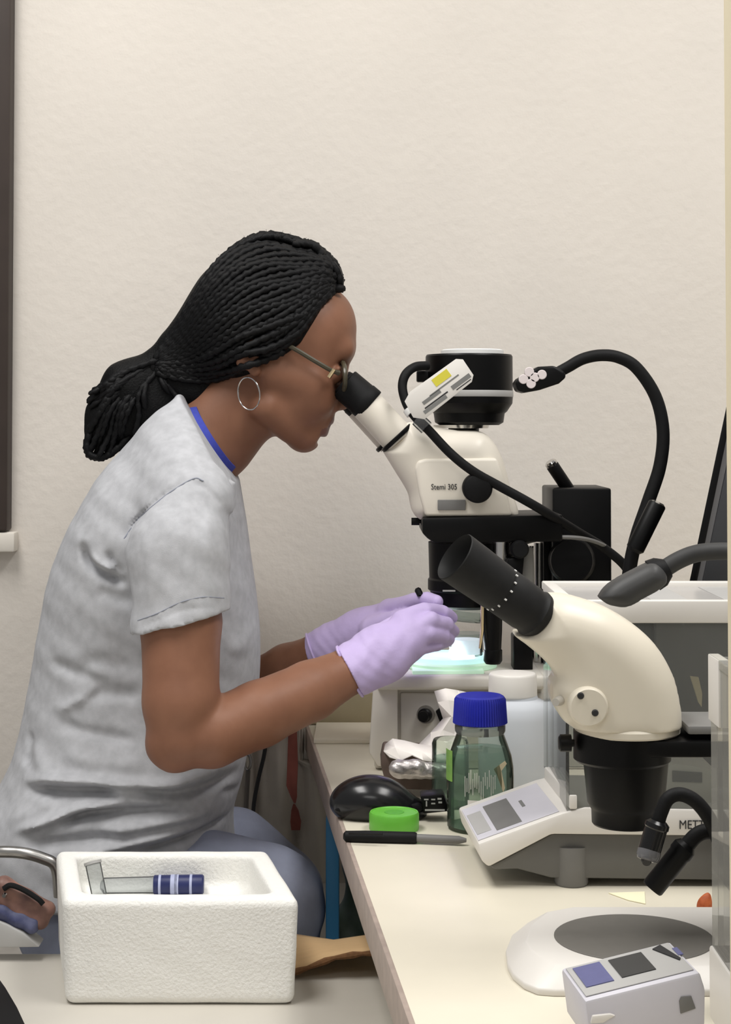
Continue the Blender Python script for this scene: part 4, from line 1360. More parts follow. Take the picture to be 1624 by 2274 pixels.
# ------------------------------------------------------------------ the person
M['skin'] = mat('brown_skin', (142, 100, 78), 0.5, col2=(128, 88, 68), var_scale=22, spec=0.35, bump=0.08, bump_scale=420, bump_dist=0.0008)
M['lip'] = mat('lip_tone', (116, 76, 68), 0.45)
M['hair'] = mat('black_hair', (9, 9, 10), 0.6, spec=0.2, var=0.35, var_scale=160, bump=0.5, bump_scale=420, bump_dist=0.002)
M['braid'] = mat('black_braid', (11, 11, 13), 0.55, spec=0.25, var=0.3, var_scale=240, bump=0.5, bump_scale=900, bump_dist=0.001)
M['shirt'] = mat('heather_grey_jersey', (188, 189, 193), 0.95, var=0.17, var_scale=85, spec=0.15, bump=0.22, bump_scale=900, bump_dist=0.0008, detail=8)
M['collar'] = mat('blue_collar', (62, 72, 168), 0.9, var=0.12, var_scale=200)
M['seam'] = mat('grey_seam', (142, 146, 158), 0.95)
M['jeans'] = mat('light_blue_denim', (150, 156, 176), 0.9, var=0.12, var_scale=50, bump=0.25, bump_scale=900)
M['glove'] = mat('lavender_nitrile', (198, 180, 224), 0.5, var=0.06, var_scale=40, spec=0.3, bump=0.3, bump_scale=130, bump_dist=0.0016)
M['olive'] = mat('olive_glass_frame', (74, 69, 54), 0.3, var=0.2, var_scale=120)

YH, YT_ = 2.17, 2.15
SH = S(YH)


def H(px, py, dy=0.0):
    return P(px, py, YH + dy)


r_ = lambda w: w / SH


def build_body():
    xs = axis_steps([(-.46, -.222, .0045), (-.222, .002, .0016), (.002, .05, .004)])
    ys = axis_steps([(1.84, 2.075, .0045), (2.075, 2.265, .0022), (2.265, 2.45, .0045)])
    zs = axis_steps([(.70, 1.285, .0045), (1.285, 1.52, .0016), (1.52, 1.60, .003)])
    f = Field(xs, ys, zs)
    # --- skull, face
    f.ell(H(598, 742), (r_(172), .074, r_(146)), 24)
    f.ell(H(700, 740), (r_(90), .060, r_(108)), 18, k=.02)         # forehead
    f.ell(H(668, 850), (r_(92), .058, r_(126)), 14, k=.02)         # mid face
    for s in (-1, 1):
        f.cap(H(590, 905, s * .050), H(672, 968, s * .016), r_(34), r_(30), k=.022)   # jaw line
        f.ell(H(690, 882, s * .036), (r_(50), .024, r_(46)), 20, k=.018)              # cheek
        f.cap(H(600, 830, s * .058), H(690, 850, s * .048), r_(24), r_(26), k=.02)    # cheek bone
    f.ell(H(680, 966), (r_(31), .021, r_(33)), 15, k=.014)         # chin
    f.ell(H(694, 925), (r_(42), .027, r_(44)), 20, k=.016)         # muzzle
    f.cap(H(764, 776, -.028), H(764, 776, .028), r_(20), None, k=.014)     # brow
    f.cap(H(757, 822), H(757, 890), r_(10), r_(15), k=.010)        # nose bridge
    f.ell(H(757, 893), (r_(19), .0125, r_(16)), 30, k=.007)        # nose tip
    for s in (-1, 1):
        f.ell(H(741, 901, s * .0125), (r_(16), .0075, r_(13)), 25, k=.005)
        f.ell(H(772, 838, s * .031), (r_(34), .018, r_(24)), 20, k=.012, op='cut')
        f.ell(H(741, 832, s * .031), (r_(22), .0145, r_(19)), 20, k=.005)
        f.cap(H(752, 820, s * .031 - .012), H(752, 820, s * .031 + .012), r_(7), None, k=.004)
        f.ell(H(741, 908, s * .0075), (r_(7), .003, r_(4)), 25, k=.002, op='cut')
    # lips
    f.cap(H(721, 931, -.014), H(721, 931, .014), r_(10), None, k=.007)
    f.ell(H(724, 931), (r_(17), .020, r_(13)), 25, k=.005)
    f.ell(H(711, 957), (r_(17), .018, r_(14)), 25, k=.005)
    f.cap(H(742, 947, 0), H(706, 941, -.024), r_(2.6), r_(2.2), k=.003, op='cut')
    f.cap(H(742, 947, 0), H(706, 941, .024), r_(2.6), r_(2.2), k=.003, op='cut')
    f.cap(H(712, 978, -.012), H(712, 978, .012), r_(8), None, k=.006, op='cut')
    # ears
    for s in (-1, 1):
        f.ell(H(553, 785, s * .076), (r_(25), .011, r_(38)), 30, k=.006)
        f.ell(H(557, 782, s * .090), (r_(13), .010, r_(23)), 30, k=.005, op='cut')
        f.ell(H(566, 822, s * .074), (r_(13), .007, r_(14)), 0, k=.006)
    # neck
    f.cap(H(548, 872), H(430, 1015), r_(84), r_(98), k=.018)
    f.cap(H(575, 900), H(500, 985), r_(52), r_(62), k=.022)
    # --- trunk under the shirt
    f.chain([P(400, 1030, YT_), P(360, 1200, YT_), P(330, 1400, YT_), P(300, 1620, YT_), P(240, 1860, YT_)], [.045, .078, .085, .085, .09], k=.03)
    for s in (-1, 1):
        f.cap(P(420, 1060, YT_ + s * .05), P(428, 1140, YT_ + s * .15), .034, .034, k=.02)
    # --- near arm
    f.chain([P(432, 1150, 1.995), P(404, 1300, 1.960), P(402, 1380, 1.955), P(402, 1560, 1.935), P(400, 1636, 1.932)], [.030, .041, .0455, .0425, .036], k=.008)
    f.chain([P(402, 1636, 1.932), P(470, 1630, 1.940), P(575, 1586, 1.965), P(690, 1534, 1.998), P(782, 1487, 2.028), P(850, 1450, 2.045)],
            [.0345, .0375, .0375, .0345, .0268, .024], k=.006)
    f.cap(P(374, 1656, 1.934), P(384, 1664, 1.934), Rp(48, 1.93), None, k=.012)
    # --- far arm
    f.chain([P(445, 1150, 2.305), P(455, 1400, 2.34), P(470, 1570, 2.345)], [.030, .043, .036], k=.01)
    f.chain([P(470, 1570, 2.345), P(560, 1530, 2.325), P(640, 1486, 2.295), P(712, 1452, 2.262), P(790, 1415, 2.235)], [.036, .036, .033, .027, .024], k=.008)
    return f


body_f = build_body()
person = mk_np('person', *body_f.nets(2), M['skin'])
tag(person, 'person in a grey t-shirt with black braids and lavender gloves leaning to the lit microscope', 'person')

# lips tinted by their own material slot (a real difference of colour)
person.data.materials.append(M['lip'])
cs = np.zeros(len(person.data.polygons) * 3, np.float32)
person.data.polygons.foreach_get('center', cs)
cs = cs.reshape(-1, 3)
l1, l2 = H(722, 931), H(712, 957)
dl = np.minimum(np.linalg.norm((cs - l1) / (1, 1.9, 1), axis=1), np.linalg.norm((cs - l2) / (1, 1.9, 1), axis=1))
mi = ((dl < .0125) & (np.abs(cs[:, 1] - YH) < .024) & (cs[:, 0] > H(704, 940)[0])).astype(np.int32)
person.data.polygons.foreach_set('material_index', mi)

# ---- glasses, earring
gls = mk('glasses', join(*[tube([H(758 - 6 * math.cos(a) + 3, 838 + 33 * math.sin(a), s * .034 + .027 * math.cos(a)) for a in np.linspace(0, 2 * math.pi, 33)[:-1]], .0030, 8, closed=True) for s in (-1, 1)]), M['olive'], person)
tag(gls, 'olive translucent glasses')
for s in (-1, 1):
    pts = [H(758 - 6 * math.cos(a) + 3, 838 + 32 * math.sin(a), s * .034 + .026 * math.cos(a)) for a in np.linspace(0, 2 * math.pi, 25)[:-1]]
    mk('lens', prism(pts, (.0012, 0, 0)), M['clearplastic'], gls)
    tp = catmull([H(752, 828, s * .062), H(735, 822, s * .071), H(700, 802, s * .0755), H(655, 775, s * .0765), H(600, 746, s * .072)], 6)
    mk('temple_arm', tube(tp, [.0036, .0036] + [.0030] * (len(tp) - 2), 8), M['olive'], gls)
    mk('hinge', tube([H(742, 820, s * .0715), H(730, 838, s * .0715)], .0028, 8), M['gold'], gls)
mk('bridge', tube([H(763, 824, -.008), H(766, 820, 0), H(763, 824, .008)], .002, 8), M['olive'], gls)
er = mk('earring', tube([H(553 + 24 * math.cos(a) + 3 * math.sin(a), 874 + 36 * math.sin(a), -.074 - .008 * math.cos(a)) for a in np.linspace(0, 2 * math.pi, 41)[:-1]], .0009, 8, closed=True), M['chrome'], person)
tag(er, 'silver hoop earring')

# ---- hair: scalp mass, ponytail and single braids
fh = Field(np.arange(-.385, -.005, .0026), np.arange(2.05, 2.29, .003), np.arange(1.25, 1.615, .0026))
fh.ell(H(592, 712), (r_(170), .087, r_(168)), 30)
fh.ell(H(660, 640), (r_(98), .062, r_(88)), 35, k=.02)
fh.ell(H(700, 618), (r_(62), .05, r_(62)), 35, k=.012)
fh.cap(H(505, 700), H(360, 805), r_(78), r_(38), k=.03)
fh.ell(H(548, 742), (r_(120), .080, r_(110)), 20, k=.02)
fh.cap(H(560, 640), H(400, 770), r_(84), r_(36), k=.02)
fh.cap(H(470, 800), H(380, 820), r_(62), r_(38), k=.02)
fh.chain([H(352, 812), H(290, 862), H(245, 925), H(232, 960)], [r_(34), r_(62), r_(52), r_(44)], k=.012)
fh.chain([H(330, 850), H(340, 905), H(300, 940)], [r_(46), r_(52), r_(44)], k=.02)
fh.chain([H(400, 850), H(445, 872), H(470, 880)], [r_(46), r_(46), r_(34)], k=.02)
# keep the face, ear side and neck free
hl = [H(a, b) for a, b in ((768, 630), (742, 662), (718, 690), (700, 722), (672, 768), (640, 792), (606, 806), (576, 830), (520, 846), (478, 862), (486, 905), (480, 920), (700, 1100), (900, 1000), (900, 640))]
hp = [(p[0], p[2]) for p in hl]
XX, ZZ = np.meshgrid(fh.x, fh.z, indexing='ij')
pd = poly_dist(XX, ZZ, hp)
fh.F = np.maximum(fh.F, (-pd)[:, None, :].astype(np.float32))
for a_, b_2, w_2, h_2, t_2 in ((554, 766, 32, 10, -32), (548, 803, 27, 9, -18), (586, 786, 14, 7, -35)):
    fh.ell(H(a_, b_2, -.088), (r_(w_2), .016, r_(h_2)), t_2, op='cut')
hair = mk_np('hair', *fh.nets(1), M['hair'], person)
tag(hair, 'black hair pulled back into a low ponytail')


def hull_y(p, side=-1):
    """y of the near (or far) hair surface at the x, z of p; None outside"""
    i = int(np.clip(np.searchsorted(fh.x, p[0]), 0, len(fh.x) - 1))
    k = int(np.clip(np.searchsorted(fh.z, p[2]), 0, len(fh.z) - 1))
    col = fh.F[i, :, k] < 0
    if not col.any():
        return None
    j = np.nonzero(col)[0]
    F_ = fh.F[i, :, k]
    if side < 0:
        a = j[0]
        t = F_[a - 1] / max(F_[a - 1] - F_[a], 1e-6)
        return fh.y[a - 1] + (fh.y[a] - fh.y[a - 1]) * min(max(t, 0), 1)
    a = j[-1]
    t = F_[a] / min(F_[a] - F_[a + 1], -1e-6)
    return fh.y[a] + (fh.y[a + 1] - fh.y[a]) * min(max(t, 0), 1)


def braid(path, r0, r1, n=6, name='braid', parent=None):
    """plaited strand: radius swells at each crossing and the centre weaves a little"""
    pts = catmull(path, 10)
    m = len(pts)
    ph = RNG.uniform(0, 6)
    L = np.cumsum([0] + [np.linalg.norm(pts[i + 1] - pts[i]) for i in range(m - 1)])
    q = np.linspace(0, L[-1], max(14, int(L[-1] / .0042)))
    pts = np.stack([np.interp(q, L, [p[a] for p in pts]) for a in range(3)], 1)
    rs = [(r0 + (r1 - r0) * t) * (1 + .2 * math.sin(q[i] * 900 + ph)) for i, t in enumerate(np.linspace(0, 1, len(q)))]
    rs[0] *= .5
    rs[-1] *= .5
    off = np.stack([0 * q, .0006 * np.sin(q * 450 + ph), .0006 * np.cos(q * 450 + ph)], 1)
    return mk(name, tube(pts + off, rs, n), M['braid'], parent, smooth=80)


top = [(752, 596), (712, 556), (655, 533), (592, 521), (532, 543), (484, 586), (447, 640), (412, 700), (378, 754), (346, 796)]
low = [(742, 650), (712, 690), (676, 742), (634, 784), (590, 806), (540, 832), (488, 850), (440, 852), (392, 842), (352, 832)]
top_s, low_s = catmull([np.array(p, float) for p in top], 4), catmull([np.array(p, float) for p in low], 4)
NB = 21
for side in (-1, 1):
    for j in range(NB):
        t = (j + .5) / NB
        i0 = int(RNG.integers(0, 2)) if t < .7 else 0
        path = []
        lasty = YH + side * .02
        for i in range(i0, len(top_s), 2):
            a = top_s[i] * (1 - t) + low_s[i] * t
            a = a + (0, 7 * math.sin(i * .55 + j * 1.7) * (1 - i / len(top_s)) * .5)
            p = H(a[0], a[1])
            y = hull_y(p, side)
            if y is None:
                y = YH + side * .016
            path.append(np.array([p[0], y + side * .0016, p[2]]))
        # soften sideways jumps
        ysm = np.array([p[1] for p in path])
        for _ in range(1):
            ysm[1:-1] = .25 * ysm[:-2] + .5 * ysm[1:-1] + .25 * ysm[2:]
        for p, y in zip(path, ysm):
            p[1] = y
        braid(path, .0052, .0036, parent=hair)
for pth in ([(668, 722), (630, 744), (590, 762), (545, 784), (490, 806), (430, 816), (356, 814)], [(672, 742), (640, 764), (598, 784), (552, 793), (500, 815), (430, 824), (356, 818)],
            [(640, 786), (600, 803), (560, 818), (510, 828), (440, 832), (358, 822)], [(690, 704), (640, 722), (590, 741), (545, 757), (490, 786), (430, 806), (356, 810)]):
    for s_ in (-1, 1):
        q_ = []
        for a, b in pth:
            p = H(a, b)
            y = hull_y(p, s_)
            y = YH + s_ * .02 if y is None else y + s_ * .003
            if 515 < a < 600:
                y = YH + s_ * max(abs(y - YH), .0885)
            q_.append(np.array([p[0], y, p[2]]))
        braid(q_, .0052, .0038, parent=hair)
# top braids over the crown and the raised front rolls
for j, (dy, lift) in enumerate(((-.024, 4), (-.012, 1), (0, 0), (.012, 1), (.024, 4))):
    path = [H(a, b + lift, dy * (1 - .8 * k / 9)) for k, (a, b) in enumerate(top)]
    braid(path, .0058, .0036, parent=hair)
for (a, b, c, d, e, g) in ((720, 575, 696, 545, 650, 541), (757, 632, 744, 596, 706, 566), (766, 640, 728, 640, 690, 610), (735, 668, 716, 640, 676, 612)):
    for dy in (-.03, -.006, .018):
        p0, p1, p2 = H(a, b, dy), H(c, d, dy * 1.1), H(e, g, dy * 1.2)
        braid([p0, p1, p2], .0062, .0055, parent=hair)
# ponytail strands
ends = [(200, 872), (198, 892), (200, 908), (214, 918), (196, 960), (188, 990), (196, 1012), (216, 1018), (240, 1012), (268, 996), (300, 966), (330, 932), (362, 905), (400, 890)]
for k in range(34):
    j = k % len(ends)
    ex, ey = ends[j]
    dy = (RNG.random() - .72) * .075
    st = H(352 + RNG.uniform(-8, 8), 812 + (j - 6) * 2.4, dy * .5)
    mid = (330 + (ex - 330) * .5 + RNG.uniform(-8, 8), 815 + (ey - 815) * .42 + RNG.uniform(-8, 8))
    pm = H(mid[0], mid[1])
    ym = hull_y(pm, -1)
    ym = (ym - .001) if (ym is not None and dy < .01) else YH + dy
    pe_ = H(ex + RNG.uniform(-6, 6), ey + RNG.uniform(-5, 5), dy * .6)
    q = H(mid[0] * .45 + ex * .55 - 4, mid[1] * .45 + ey * .55, dy)
    yq = hull_y(q, -1)
    if yq is not None and dy < .01:
        q[1] = yq - .001
    braid([st, np.array([pm[0], ym, pm[2]]), q, pe_], .0042, .0036, parent=hair)
# folded loop at the tip
for dy in (-.02, -.008, .004):
    braid([H(215, 935, dy), H(196, 975, dy), H(196, 1005, dy), H(220, 1016, dy), H(250, 1004, dy), H(290, 968, dy)], .0052, .0044, parent=hair)
tie = mk('hair_tie', tube([H(348 + 6 * math.cos(a), 813 + 30 * math.sin(a), .026 * math.cos(a)) for a in np.linspace(0, 2 * math.pi, 29)[:-1]], .005, 8, closed=True), M['black_matte'], hair)
# flyaway hairs along the crown
fv = []
for k in range(90):
    i = RNG.uniform(0, len(top) - 2)
    a = np.array(top[int(i)], float) * (1 - i % 1) + np.array(top[int(i) + 1], float) * (i % 1)
    p = H(a[0], a[1] + 4, RNG.uniform(-.03, .03))
    d = np.array([RNG.uniform(-.4, .4), RNG.uniform(-.5, .2), 1.0])
    l = RNG.uniform(.003, .011)
    fv.append(tube([p, p + d * l * .6, p + d * l + np.array([RNG.uniform(-.004, .004), 0, 0])], .00022, 3, cap=False))
fo_ = mk('stray_hair', join(*fv), M['hair'], hair, smooth=80)
fo_['kind'] = 'stuff'

# ------------------------------------------------------------------ t-shirt
rows_t = [880, 950, 1000, 1050, 1110, 1170, 1240, 1320, 1400, 1470, 1550, 1620, 1680, 1740, 1800, 1860, 1925]
back_t = [400, 318, 272, 230, 192, 160, 128, 106, 92, 79, 65, 50, 36, 4, -28, -50, -55]
front_t = [440, 500, 520, 528, 538, 548, 557, 569, 577, 578, 573, 560, 548, 535, 516, 518, 530]
half_t = [.045, .085, .11, .135, .155, .163, .158, .152, .147, .143, .143, .150, .160, .170, .178, .182, .184]


def build_shirt():
    lo = P(-90, 1935, 2.15)
    f = Field(np.arange(lo[0], .0, .003), np.arange(1.875, 2.43, .0033), np.arange(lo[2] - .005, 1.375, .003))
    zr_ = np.array([P(CXP, a, YT_)[2] for a in rows_t])[::-1]
    xb = np.array([P(a, b, YT_)[0] for a, b in zip(back_t, rows_t)])[::-1]
    xf = np.array([P(a, b, YT_)[0] for a, b in zip(front_t, rows_t)])[::-1]
    hw = np.array(half_t)[::-1]

    def sm(v):
        zi = f.z
        o = np.interp(zi, zr_, v)
        k = np.ones(9) / 9
        return np.convolve(np.pad(o, 4, mode='edge'), k, 'valid')
    b, fr, h = sm(xb), sm(xf), sm(hw)
    c, a = (b + fr) / 2, (fr - b) / 2
    x, y = f.x[:, None, None], f.y[None, :, None]
    u = np.abs((x - c) / a)
    v = np.abs((y - YT_) / h)
    e = 2.3
    g = (u ** e + v ** e) ** (1 / e)
    f.F = ((g - 1) * np.minimum(a, h) * 1.0).astype(np.float32)
    # shoulders and sleeves
    for s in (-1, 1):
        f.chain([P(395, 985, YT_ + s * .06), P(418, 1075, YT_ + s * .115), P(428, 1120, YT_ + s * .155)], [.042, .047, .046], k=.03)
    hemn = np.array([.235, 0, -.97])
    hem_c = P(406, 1380, 1.955)
    T = Field(f.x, f.y, f.z)
    T.chain([P(434, 1120, 1.990), P(400, 1225, 1.968), P(404, 1400, 1.955), P(406, 1460, 1.952)], [.040, .0575, .0555, .0555], k=.012)
    T.plane_cut(hem_c, hemn)
    d = T.F
    k = .014
    hh = np.clip(.5 + .5 * (f.F - d) / k, 0, 1)
    f.F = f.F * (1 - hh) + d * hh - k * hh * (1 - hh)
    T = Field(f.x, f.y, f.z)
    T.chain([P(440, 1125, 2.315), P(445, 1240, 2.335), P(455, 1420, 2.345)], [.040, .056, .052], k=.012)
    T.plane_cut(P(455, 1390, 2.345), hemn)
    f.F = np.minimum(f.F, T.F)
    # wrinkles: ridges (+) and valleys (-) following measured fold lines, on the near half of the cloth
    folds = [([(35, 1745), (130, 1728), (280, 1736), (390, 1742), (505, 1712)], 11, .0125), ([(45, 1762), (180, 1756), (270, 1757)], 12, -.015),
             ([(290, 1748), (400, 1768), (520, 1745)], 14, -.013), ([(20, 1850), (120, 1812), (200, 1784), (290, 1776)], 11, .013),
             ([(130, 1822), (230, 1798), (420, 1800)], 12, -.016), ([(210, 1840), (330, 1826), (470, 1815)], 12, .009), ([(0, 1830), (80, 1800), (120, 1770)], 16, .006),
             ([(150, 1890), (300, 1862), (430, 1846)], 10, .010), ([(60, 1870), (180, 1855), (280, 1838)], 11, -.009), ([(300, 1885), (400, 1868), (500, 1852)], 9, -.010),
             ([(175, 1205), (200, 1255), (245, 1280), (285, 1295)], 11, -.012), ([(188, 1225), (225, 1258), (262, 1262)], 10, .006), ([(240, 1222), (256, 1255), (275, 1272)], 9, -.006),
             ([(215, 1310), (245, 1322), (300, 1338)], 14, -.004), ([(160, 1490), (220, 1470), (310, 1492)], 18, -.004), ([(90, 1478), (170, 1500), (250, 1530)], 14, -.006),
             ([(110, 1590), (170, 1560), (215, 1530)], 12, .006), ([(170, 1555), (240, 1540), (320, 1550)], 17, -.008), ([(120, 1605), (170, 1625), (230, 1636), (320, 1650)], 14, -.007),
             ([(60, 1660), (75, 1700), (110, 1722)], 16, .005), ([(45, 1640), (52, 1690), (40, 1720)], 12, -.006), ([(130, 1680), (220, 1690), (330, 1700)], 18, .004),
             ([(540, 1230), (552, 1330), (556, 1420)], 12, -.004), ([(520, 1160), (528, 1250)], 8, -.005), ([(500, 1120), (520, 1180), (528, 1240)], 9, -.005), ([(500, 1470), (540, 1440), (570, 1400)], 18, .003),
             ([(425, 1075), (425, 1180), (445, 1330)], 16, .003), ([(330, 1180), (360, 1260), (350, 1330)], 20, .0025), ([(470, 1130), (480, 1240), (500, 1340)], 14, .003),
             ([(275, 1195), (300, 1160), (330, 1132), (380, 1092), (430, 1064)], 4.5, -.0035), ([(430, 1064), (470, 1085), (500, 1122)], 4.5, -.0028),
             ([(300, 1388), (400, 1345), (440, 1332), (505, 1336)], 3.5, -.0016), ([(480, 1780), (500, 1790), (512, 1800)], 9, -.005)]
    X2, Z2 = np.meshgrid(f.x, f.z, indexing='ij')
    disp = np.zeros_like(X2)
    for pts, w, amp in folds:
        q = [P(aa, bb, 2.0)[[0, 2]] for aa, bb in [tuple(t) for t in catmull([np.array(t_, float) for t_ in pts], 4)]]
        dm = np.full(X2.shape, 1e9)
        tt = np.zeros(X2.shape)
        n_ = len(q) - 1
        for i in range(n_):
            e_ = q[i + 1] - q[i]
            hq = np.clip(((X2 - q[i][0]) * e_[0] + (Z2 - q[i][1]) * e_[1]) / (e_ @ e_), 0, 1)
            dd_ = (X2 - q[i][0] - e_[0] * hq) ** 2 + (Z2 - q[i][1] - e_[1] * hq) ** 2
            up = dd_ < dm
            dm = np.where(up, dd_, dm)
            tt = np.where(up, (i + hq) / n_, tt)
        W = w * 2.0 / FPX
        disp += amp * np.exp(-dm / (W * W)) * np.clip(np.sin(tt * math.pi) * 1.6, 0, 1)
    disp += .0016 * np.sin(X2 * 47 + Z2 * 31) * np.sin(Z2 * 53 - X2 * 19) + .0008 * np.sin(X2 * 120 + Z2 * 77) * np.sin(Z2 * 101)
    wy = np.clip((YT_ - .02 - f.y) / .06, 0, 1)
    f.F -= (disp[:, None, :] * wy[None, :, None]).astype(np.float32)
    # openings: sleeves, neck
    f.chain([P(404, 1300, 1.958), P(405, 1390, 1.955), P(407, 1470, 1.952)], [.044, .0488, .0492], op='cut')
    f.chain([P(452, 1330, 2.342), P(458, 1450, 2.346)], [.046, .050], op='cut')
    f.chain([H(548, 872), H(455, 985)], [r_(92), r_(100)], op='cut')
    n = np.array([.84, 0, .54])
    f.plane_cut(P(424, 903, YT_), n, lo=(-.6, 2.0, P(0, 1062, YT_)[2]), hi=(.1, 2.45, 1.5))
    return f


shirt_f = build_shirt()
shirt = mk_np('t_shirt', *shirt_f.nets(1), M['shirt'], person)
tag(shirt, 'heather grey short-sleeved t-shirt')
c0, c1 = P(426, 905, YT_), P(516, 1046, YT_)
ctr, axu = (c0 + c1) / 2, (c1 - c0) / 2
nrm = np.array([.84, 0, .54])
ring_ = [ctr + axu * math.cos(a) * 1.02 + np.array([0, .062, 0]) * math.sin(a) for a in np.linspace(0, 2 * math.pi, 49)[:-1]]
V, Fs = [], []
for p in ring_:
    rad = (p - ctr) / np.linalg.norm(p - ctr)
    for (q, w) in ((-.007, .0025), (.007, -.002), (.007, -.0045), (-.007, 0)):
        V.append(p + nrm * q + rad * w)
nr_ = len(ring_)
for i in range(nr_):
    k = (i + 1) % nr_
    for l in range(4):
        l2_ = (l + 1) % 4
        Fs.append((i * 4 + l, i * 4 + l2_, k * 4 + l2_, k * 4 + l))
tag(mk('collar', (V, Fs), M['collar'], shirt, smooth=50), 'royal blue collar band')


def on_cloth(path, off=.0006):
    """thin cord following the near surface of the shirt"""
    out_ = []
    for a, b in [tuple(t) for t in catmull([np.array(t_, float) for t_ in path], 8)]:
        Y = 1.90
        p = P(a, b, Y)
        for _ in range(140):
            if shirt_f.sample(p) < 0:
                break
            Y += .0012
            p = P(a, b, Y)
        out_.append(p - np.array([0, off, 0]))
    return out_


mk('shoulder_seam', tube(on_cloth([(276, 1196), (300, 1162), (332, 1130), (380, 1092), (430, 1063), (452, 1068)]), .0009, 6), M['seam'], shirt)
mk('sleeve_hem_seam', tube(on_cloth([(306, 1378), (350, 1362), (400, 1338), (450, 1326), (498, 1328)]), .0006, 6), M['seam'], shirt)

# ------------------------------------------------------------------ jeans, shoes
f = Field.uniform((-.50, 1.94, .20), (.09, 2.40, .86), .0055)
f.ell((-.30, 2.15, .735), (.135, .165, .105), 0)
for s, hipz, kx, ky, kz in ((-1, .735, P(598, 2020, 2.04)[0], 2.045, P(650, 2008, 2.04)[2]), (1, .75, P(610, 1985, 2.26)[0], 2.255, P(650, 1990, 2.26)[2])):
    f.chain([(-.30, 2.15 + s * .085, hipz), (-.18, 2.15 + s * .1, (hipz + kz) / 2 + .012), (kx, ky, kz)], [.092, .082, .063], k=.03)
    f.chain([(kx, ky, kz), (kx - .02, ky, .45), (kx - .14, ky, .24)], [.062, .058, .05], k=.015)
x, y, z = f.x[:, None, None], f.y[None, :, None], f.z[None, None, :]
f.F += (.0018 * np.sin(x * 70 + z * 60) * np.sin(z * 80 - y * 50)).astype(np.float32)
jeans = mk_np('jeans', *f.nets(1), M['jeans'], person)
tag(jeans, 'light blue jeans')
for s, kx, ky in ((-1, P(598, 2020, 2.04)[0], 2.045), (1, P(610, 1985, 2.26)[0], 2.255)):
    g = Field.uniform((kx - .24, ky - .07, .13), (kx + .10, ky + .07, .30), .005)
    g.ell((kx - .08, ky, .185), (.125, .042, .034), 6)
    g.ell((kx - .15, ky, .215), (.055, .04, .055), 0, k=.03)
    g.plane_cut((0, 0, .1715), (0, 0, -1))
    mk_np('shoe', *g.nets(1), M['black_matte'], person)

# ------------------------------------------------------------------ gloves (five separate fingers each)
def glove(name, cuff0, cuff1, palm, fingers, thumb, cut_p, cut_n, label, rim_r):
    allp = [q for ch, _ in fingers + [thumb] for q in ch] + [cuff0, cuff1]
    lo = np.min([P(*q) for q in allp], 0) - .05
    hi = np.max([P(*q) for q in allp], 0) + .04
    f = Field.uniform(lo, hi, .0016)
    f.chain([P(*cuff0), P(*cuff1)], [rim_r, rim_r * .97])
    for pts, rs in palm:
        f.chain([P(*q) for q in pts], rs, k=.012)
    for pts, rs in fingers + [thumb]:
        g = Field(f.x, f.y, f.z)
        g.chain([P(*q) for q in pts], rs, k=.0015)
        # joined softly at the palm, kept apart from the neighbouring fingers
        A, d = f.F, g.F
        p0 = P(*pts[0])
        w = np.sqrt((f.x[:, None, None] - p0[0]) ** 2 + (f.y[None, :, None] - p0[1]) ** 2 + (f.z[None, None, :] - p0[2]) ** 2)
        k = np.clip(.011 - (w - .016) * .5, .0008, .011)
        h = np.clip(.5 + .5 * (A - d) / k, 0, 1)
        f.F = (A * (1 - h) + d * h - k * h * (1 - h)).astype(np.float32)
    x, y, z = f.x[:, None, None], f.y[None, :, None], f.z[None, None, :]
    c = P(*cuff1)
    wr = np.exp(-((x - c[0]) ** 2 + (y - c[1]) ** 2 + (z - c[2]) ** 2) / .0016)
    f.F += (.0011 * np.sin(x * 330 + z * 170) * np.sin(z * 210 - y * 120) * wr + .0004 * np.sin(x * 240 - z * 160)).astype(np.float32)
    f.plane_cut(P(*cut_p), cut_n)
    o = mk_np(name, *f.nets(2), M['glove'], person)
    tag(o, label)
    # rolled cuff bead
    n = np.asarray(cut_n, float)
    n = n / np.linalg.norm(n)
    u = np.array([0, 1.0, 0])
    w_ = np.cross(n, u)
    c = P(*cut_p)
    pts = []
    for a in np.linspace(0, 2 * math.pi, 37)[:-1]:
        d = u * math.cos(a) + w_ * math.sin(a)
        r = .015
        while r < .06 and f.sample(c + d * r - n * .0025) < 0:
            r += .0005
        pts.append(c + d * r - n * .001)
    mk('cuff_bead', tube(pts, .0016, 8, closed=True), M['glove'], o)
    return o


n_near = np.array([-.86, -.12, -.46])
near = glove('glove', (745, 1504, 2.015), (800, 1478, 2.034),
             [([(792, 1480, 2.032), (850, 1448, 2.046), (898, 1402, 2.058)], [.0275, .030, .019]),
              ([(800, 1488, 2.03), (860, 1462, 2.040), (908, 1438, 2.05)], [.026, .0245, .016]),
              ([(840, 1440, 2.04), (900, 1424, 2.046)], [.026, .019])],
             [([(896, 1378, 2.060), (944, 1356, 2.072), (982, 1360, 2.092), (1004, 1372, 2.108)], [.0135, .0100, .0092, .0078]),
              ([(908, 1402, 2.050), (958, 1378, 2.056), (992, 1388, 2.076), (1006, 1402, 2.098)], [.0140, .0104, .0094, .0080]),
              ([(908, 1428, 2.048), (952, 1406, 2.050), (984, 1412, 2.070), (996, 1420, 2.09)], [.0135, .0100, .0090, .0078]),
              ([(896, 1450, 2.052), (936, 1436, 2.054), (970, 1432, 2.068), (994, 1424, 2.086)], [.0125, .0090, .0080, .0068])],
             ([(840, 1424, 2.07), (886, 1384, 2.098), (936, 1362, 2.118), (968, 1358, 2.126)], [.018, .0125, .0105, .0085]),
             (773, 1488, 2.026), n_near, 'lavender glove on the arm nearer the viewer', .0305)
n_far = np.array([-.90, .25, -.36])
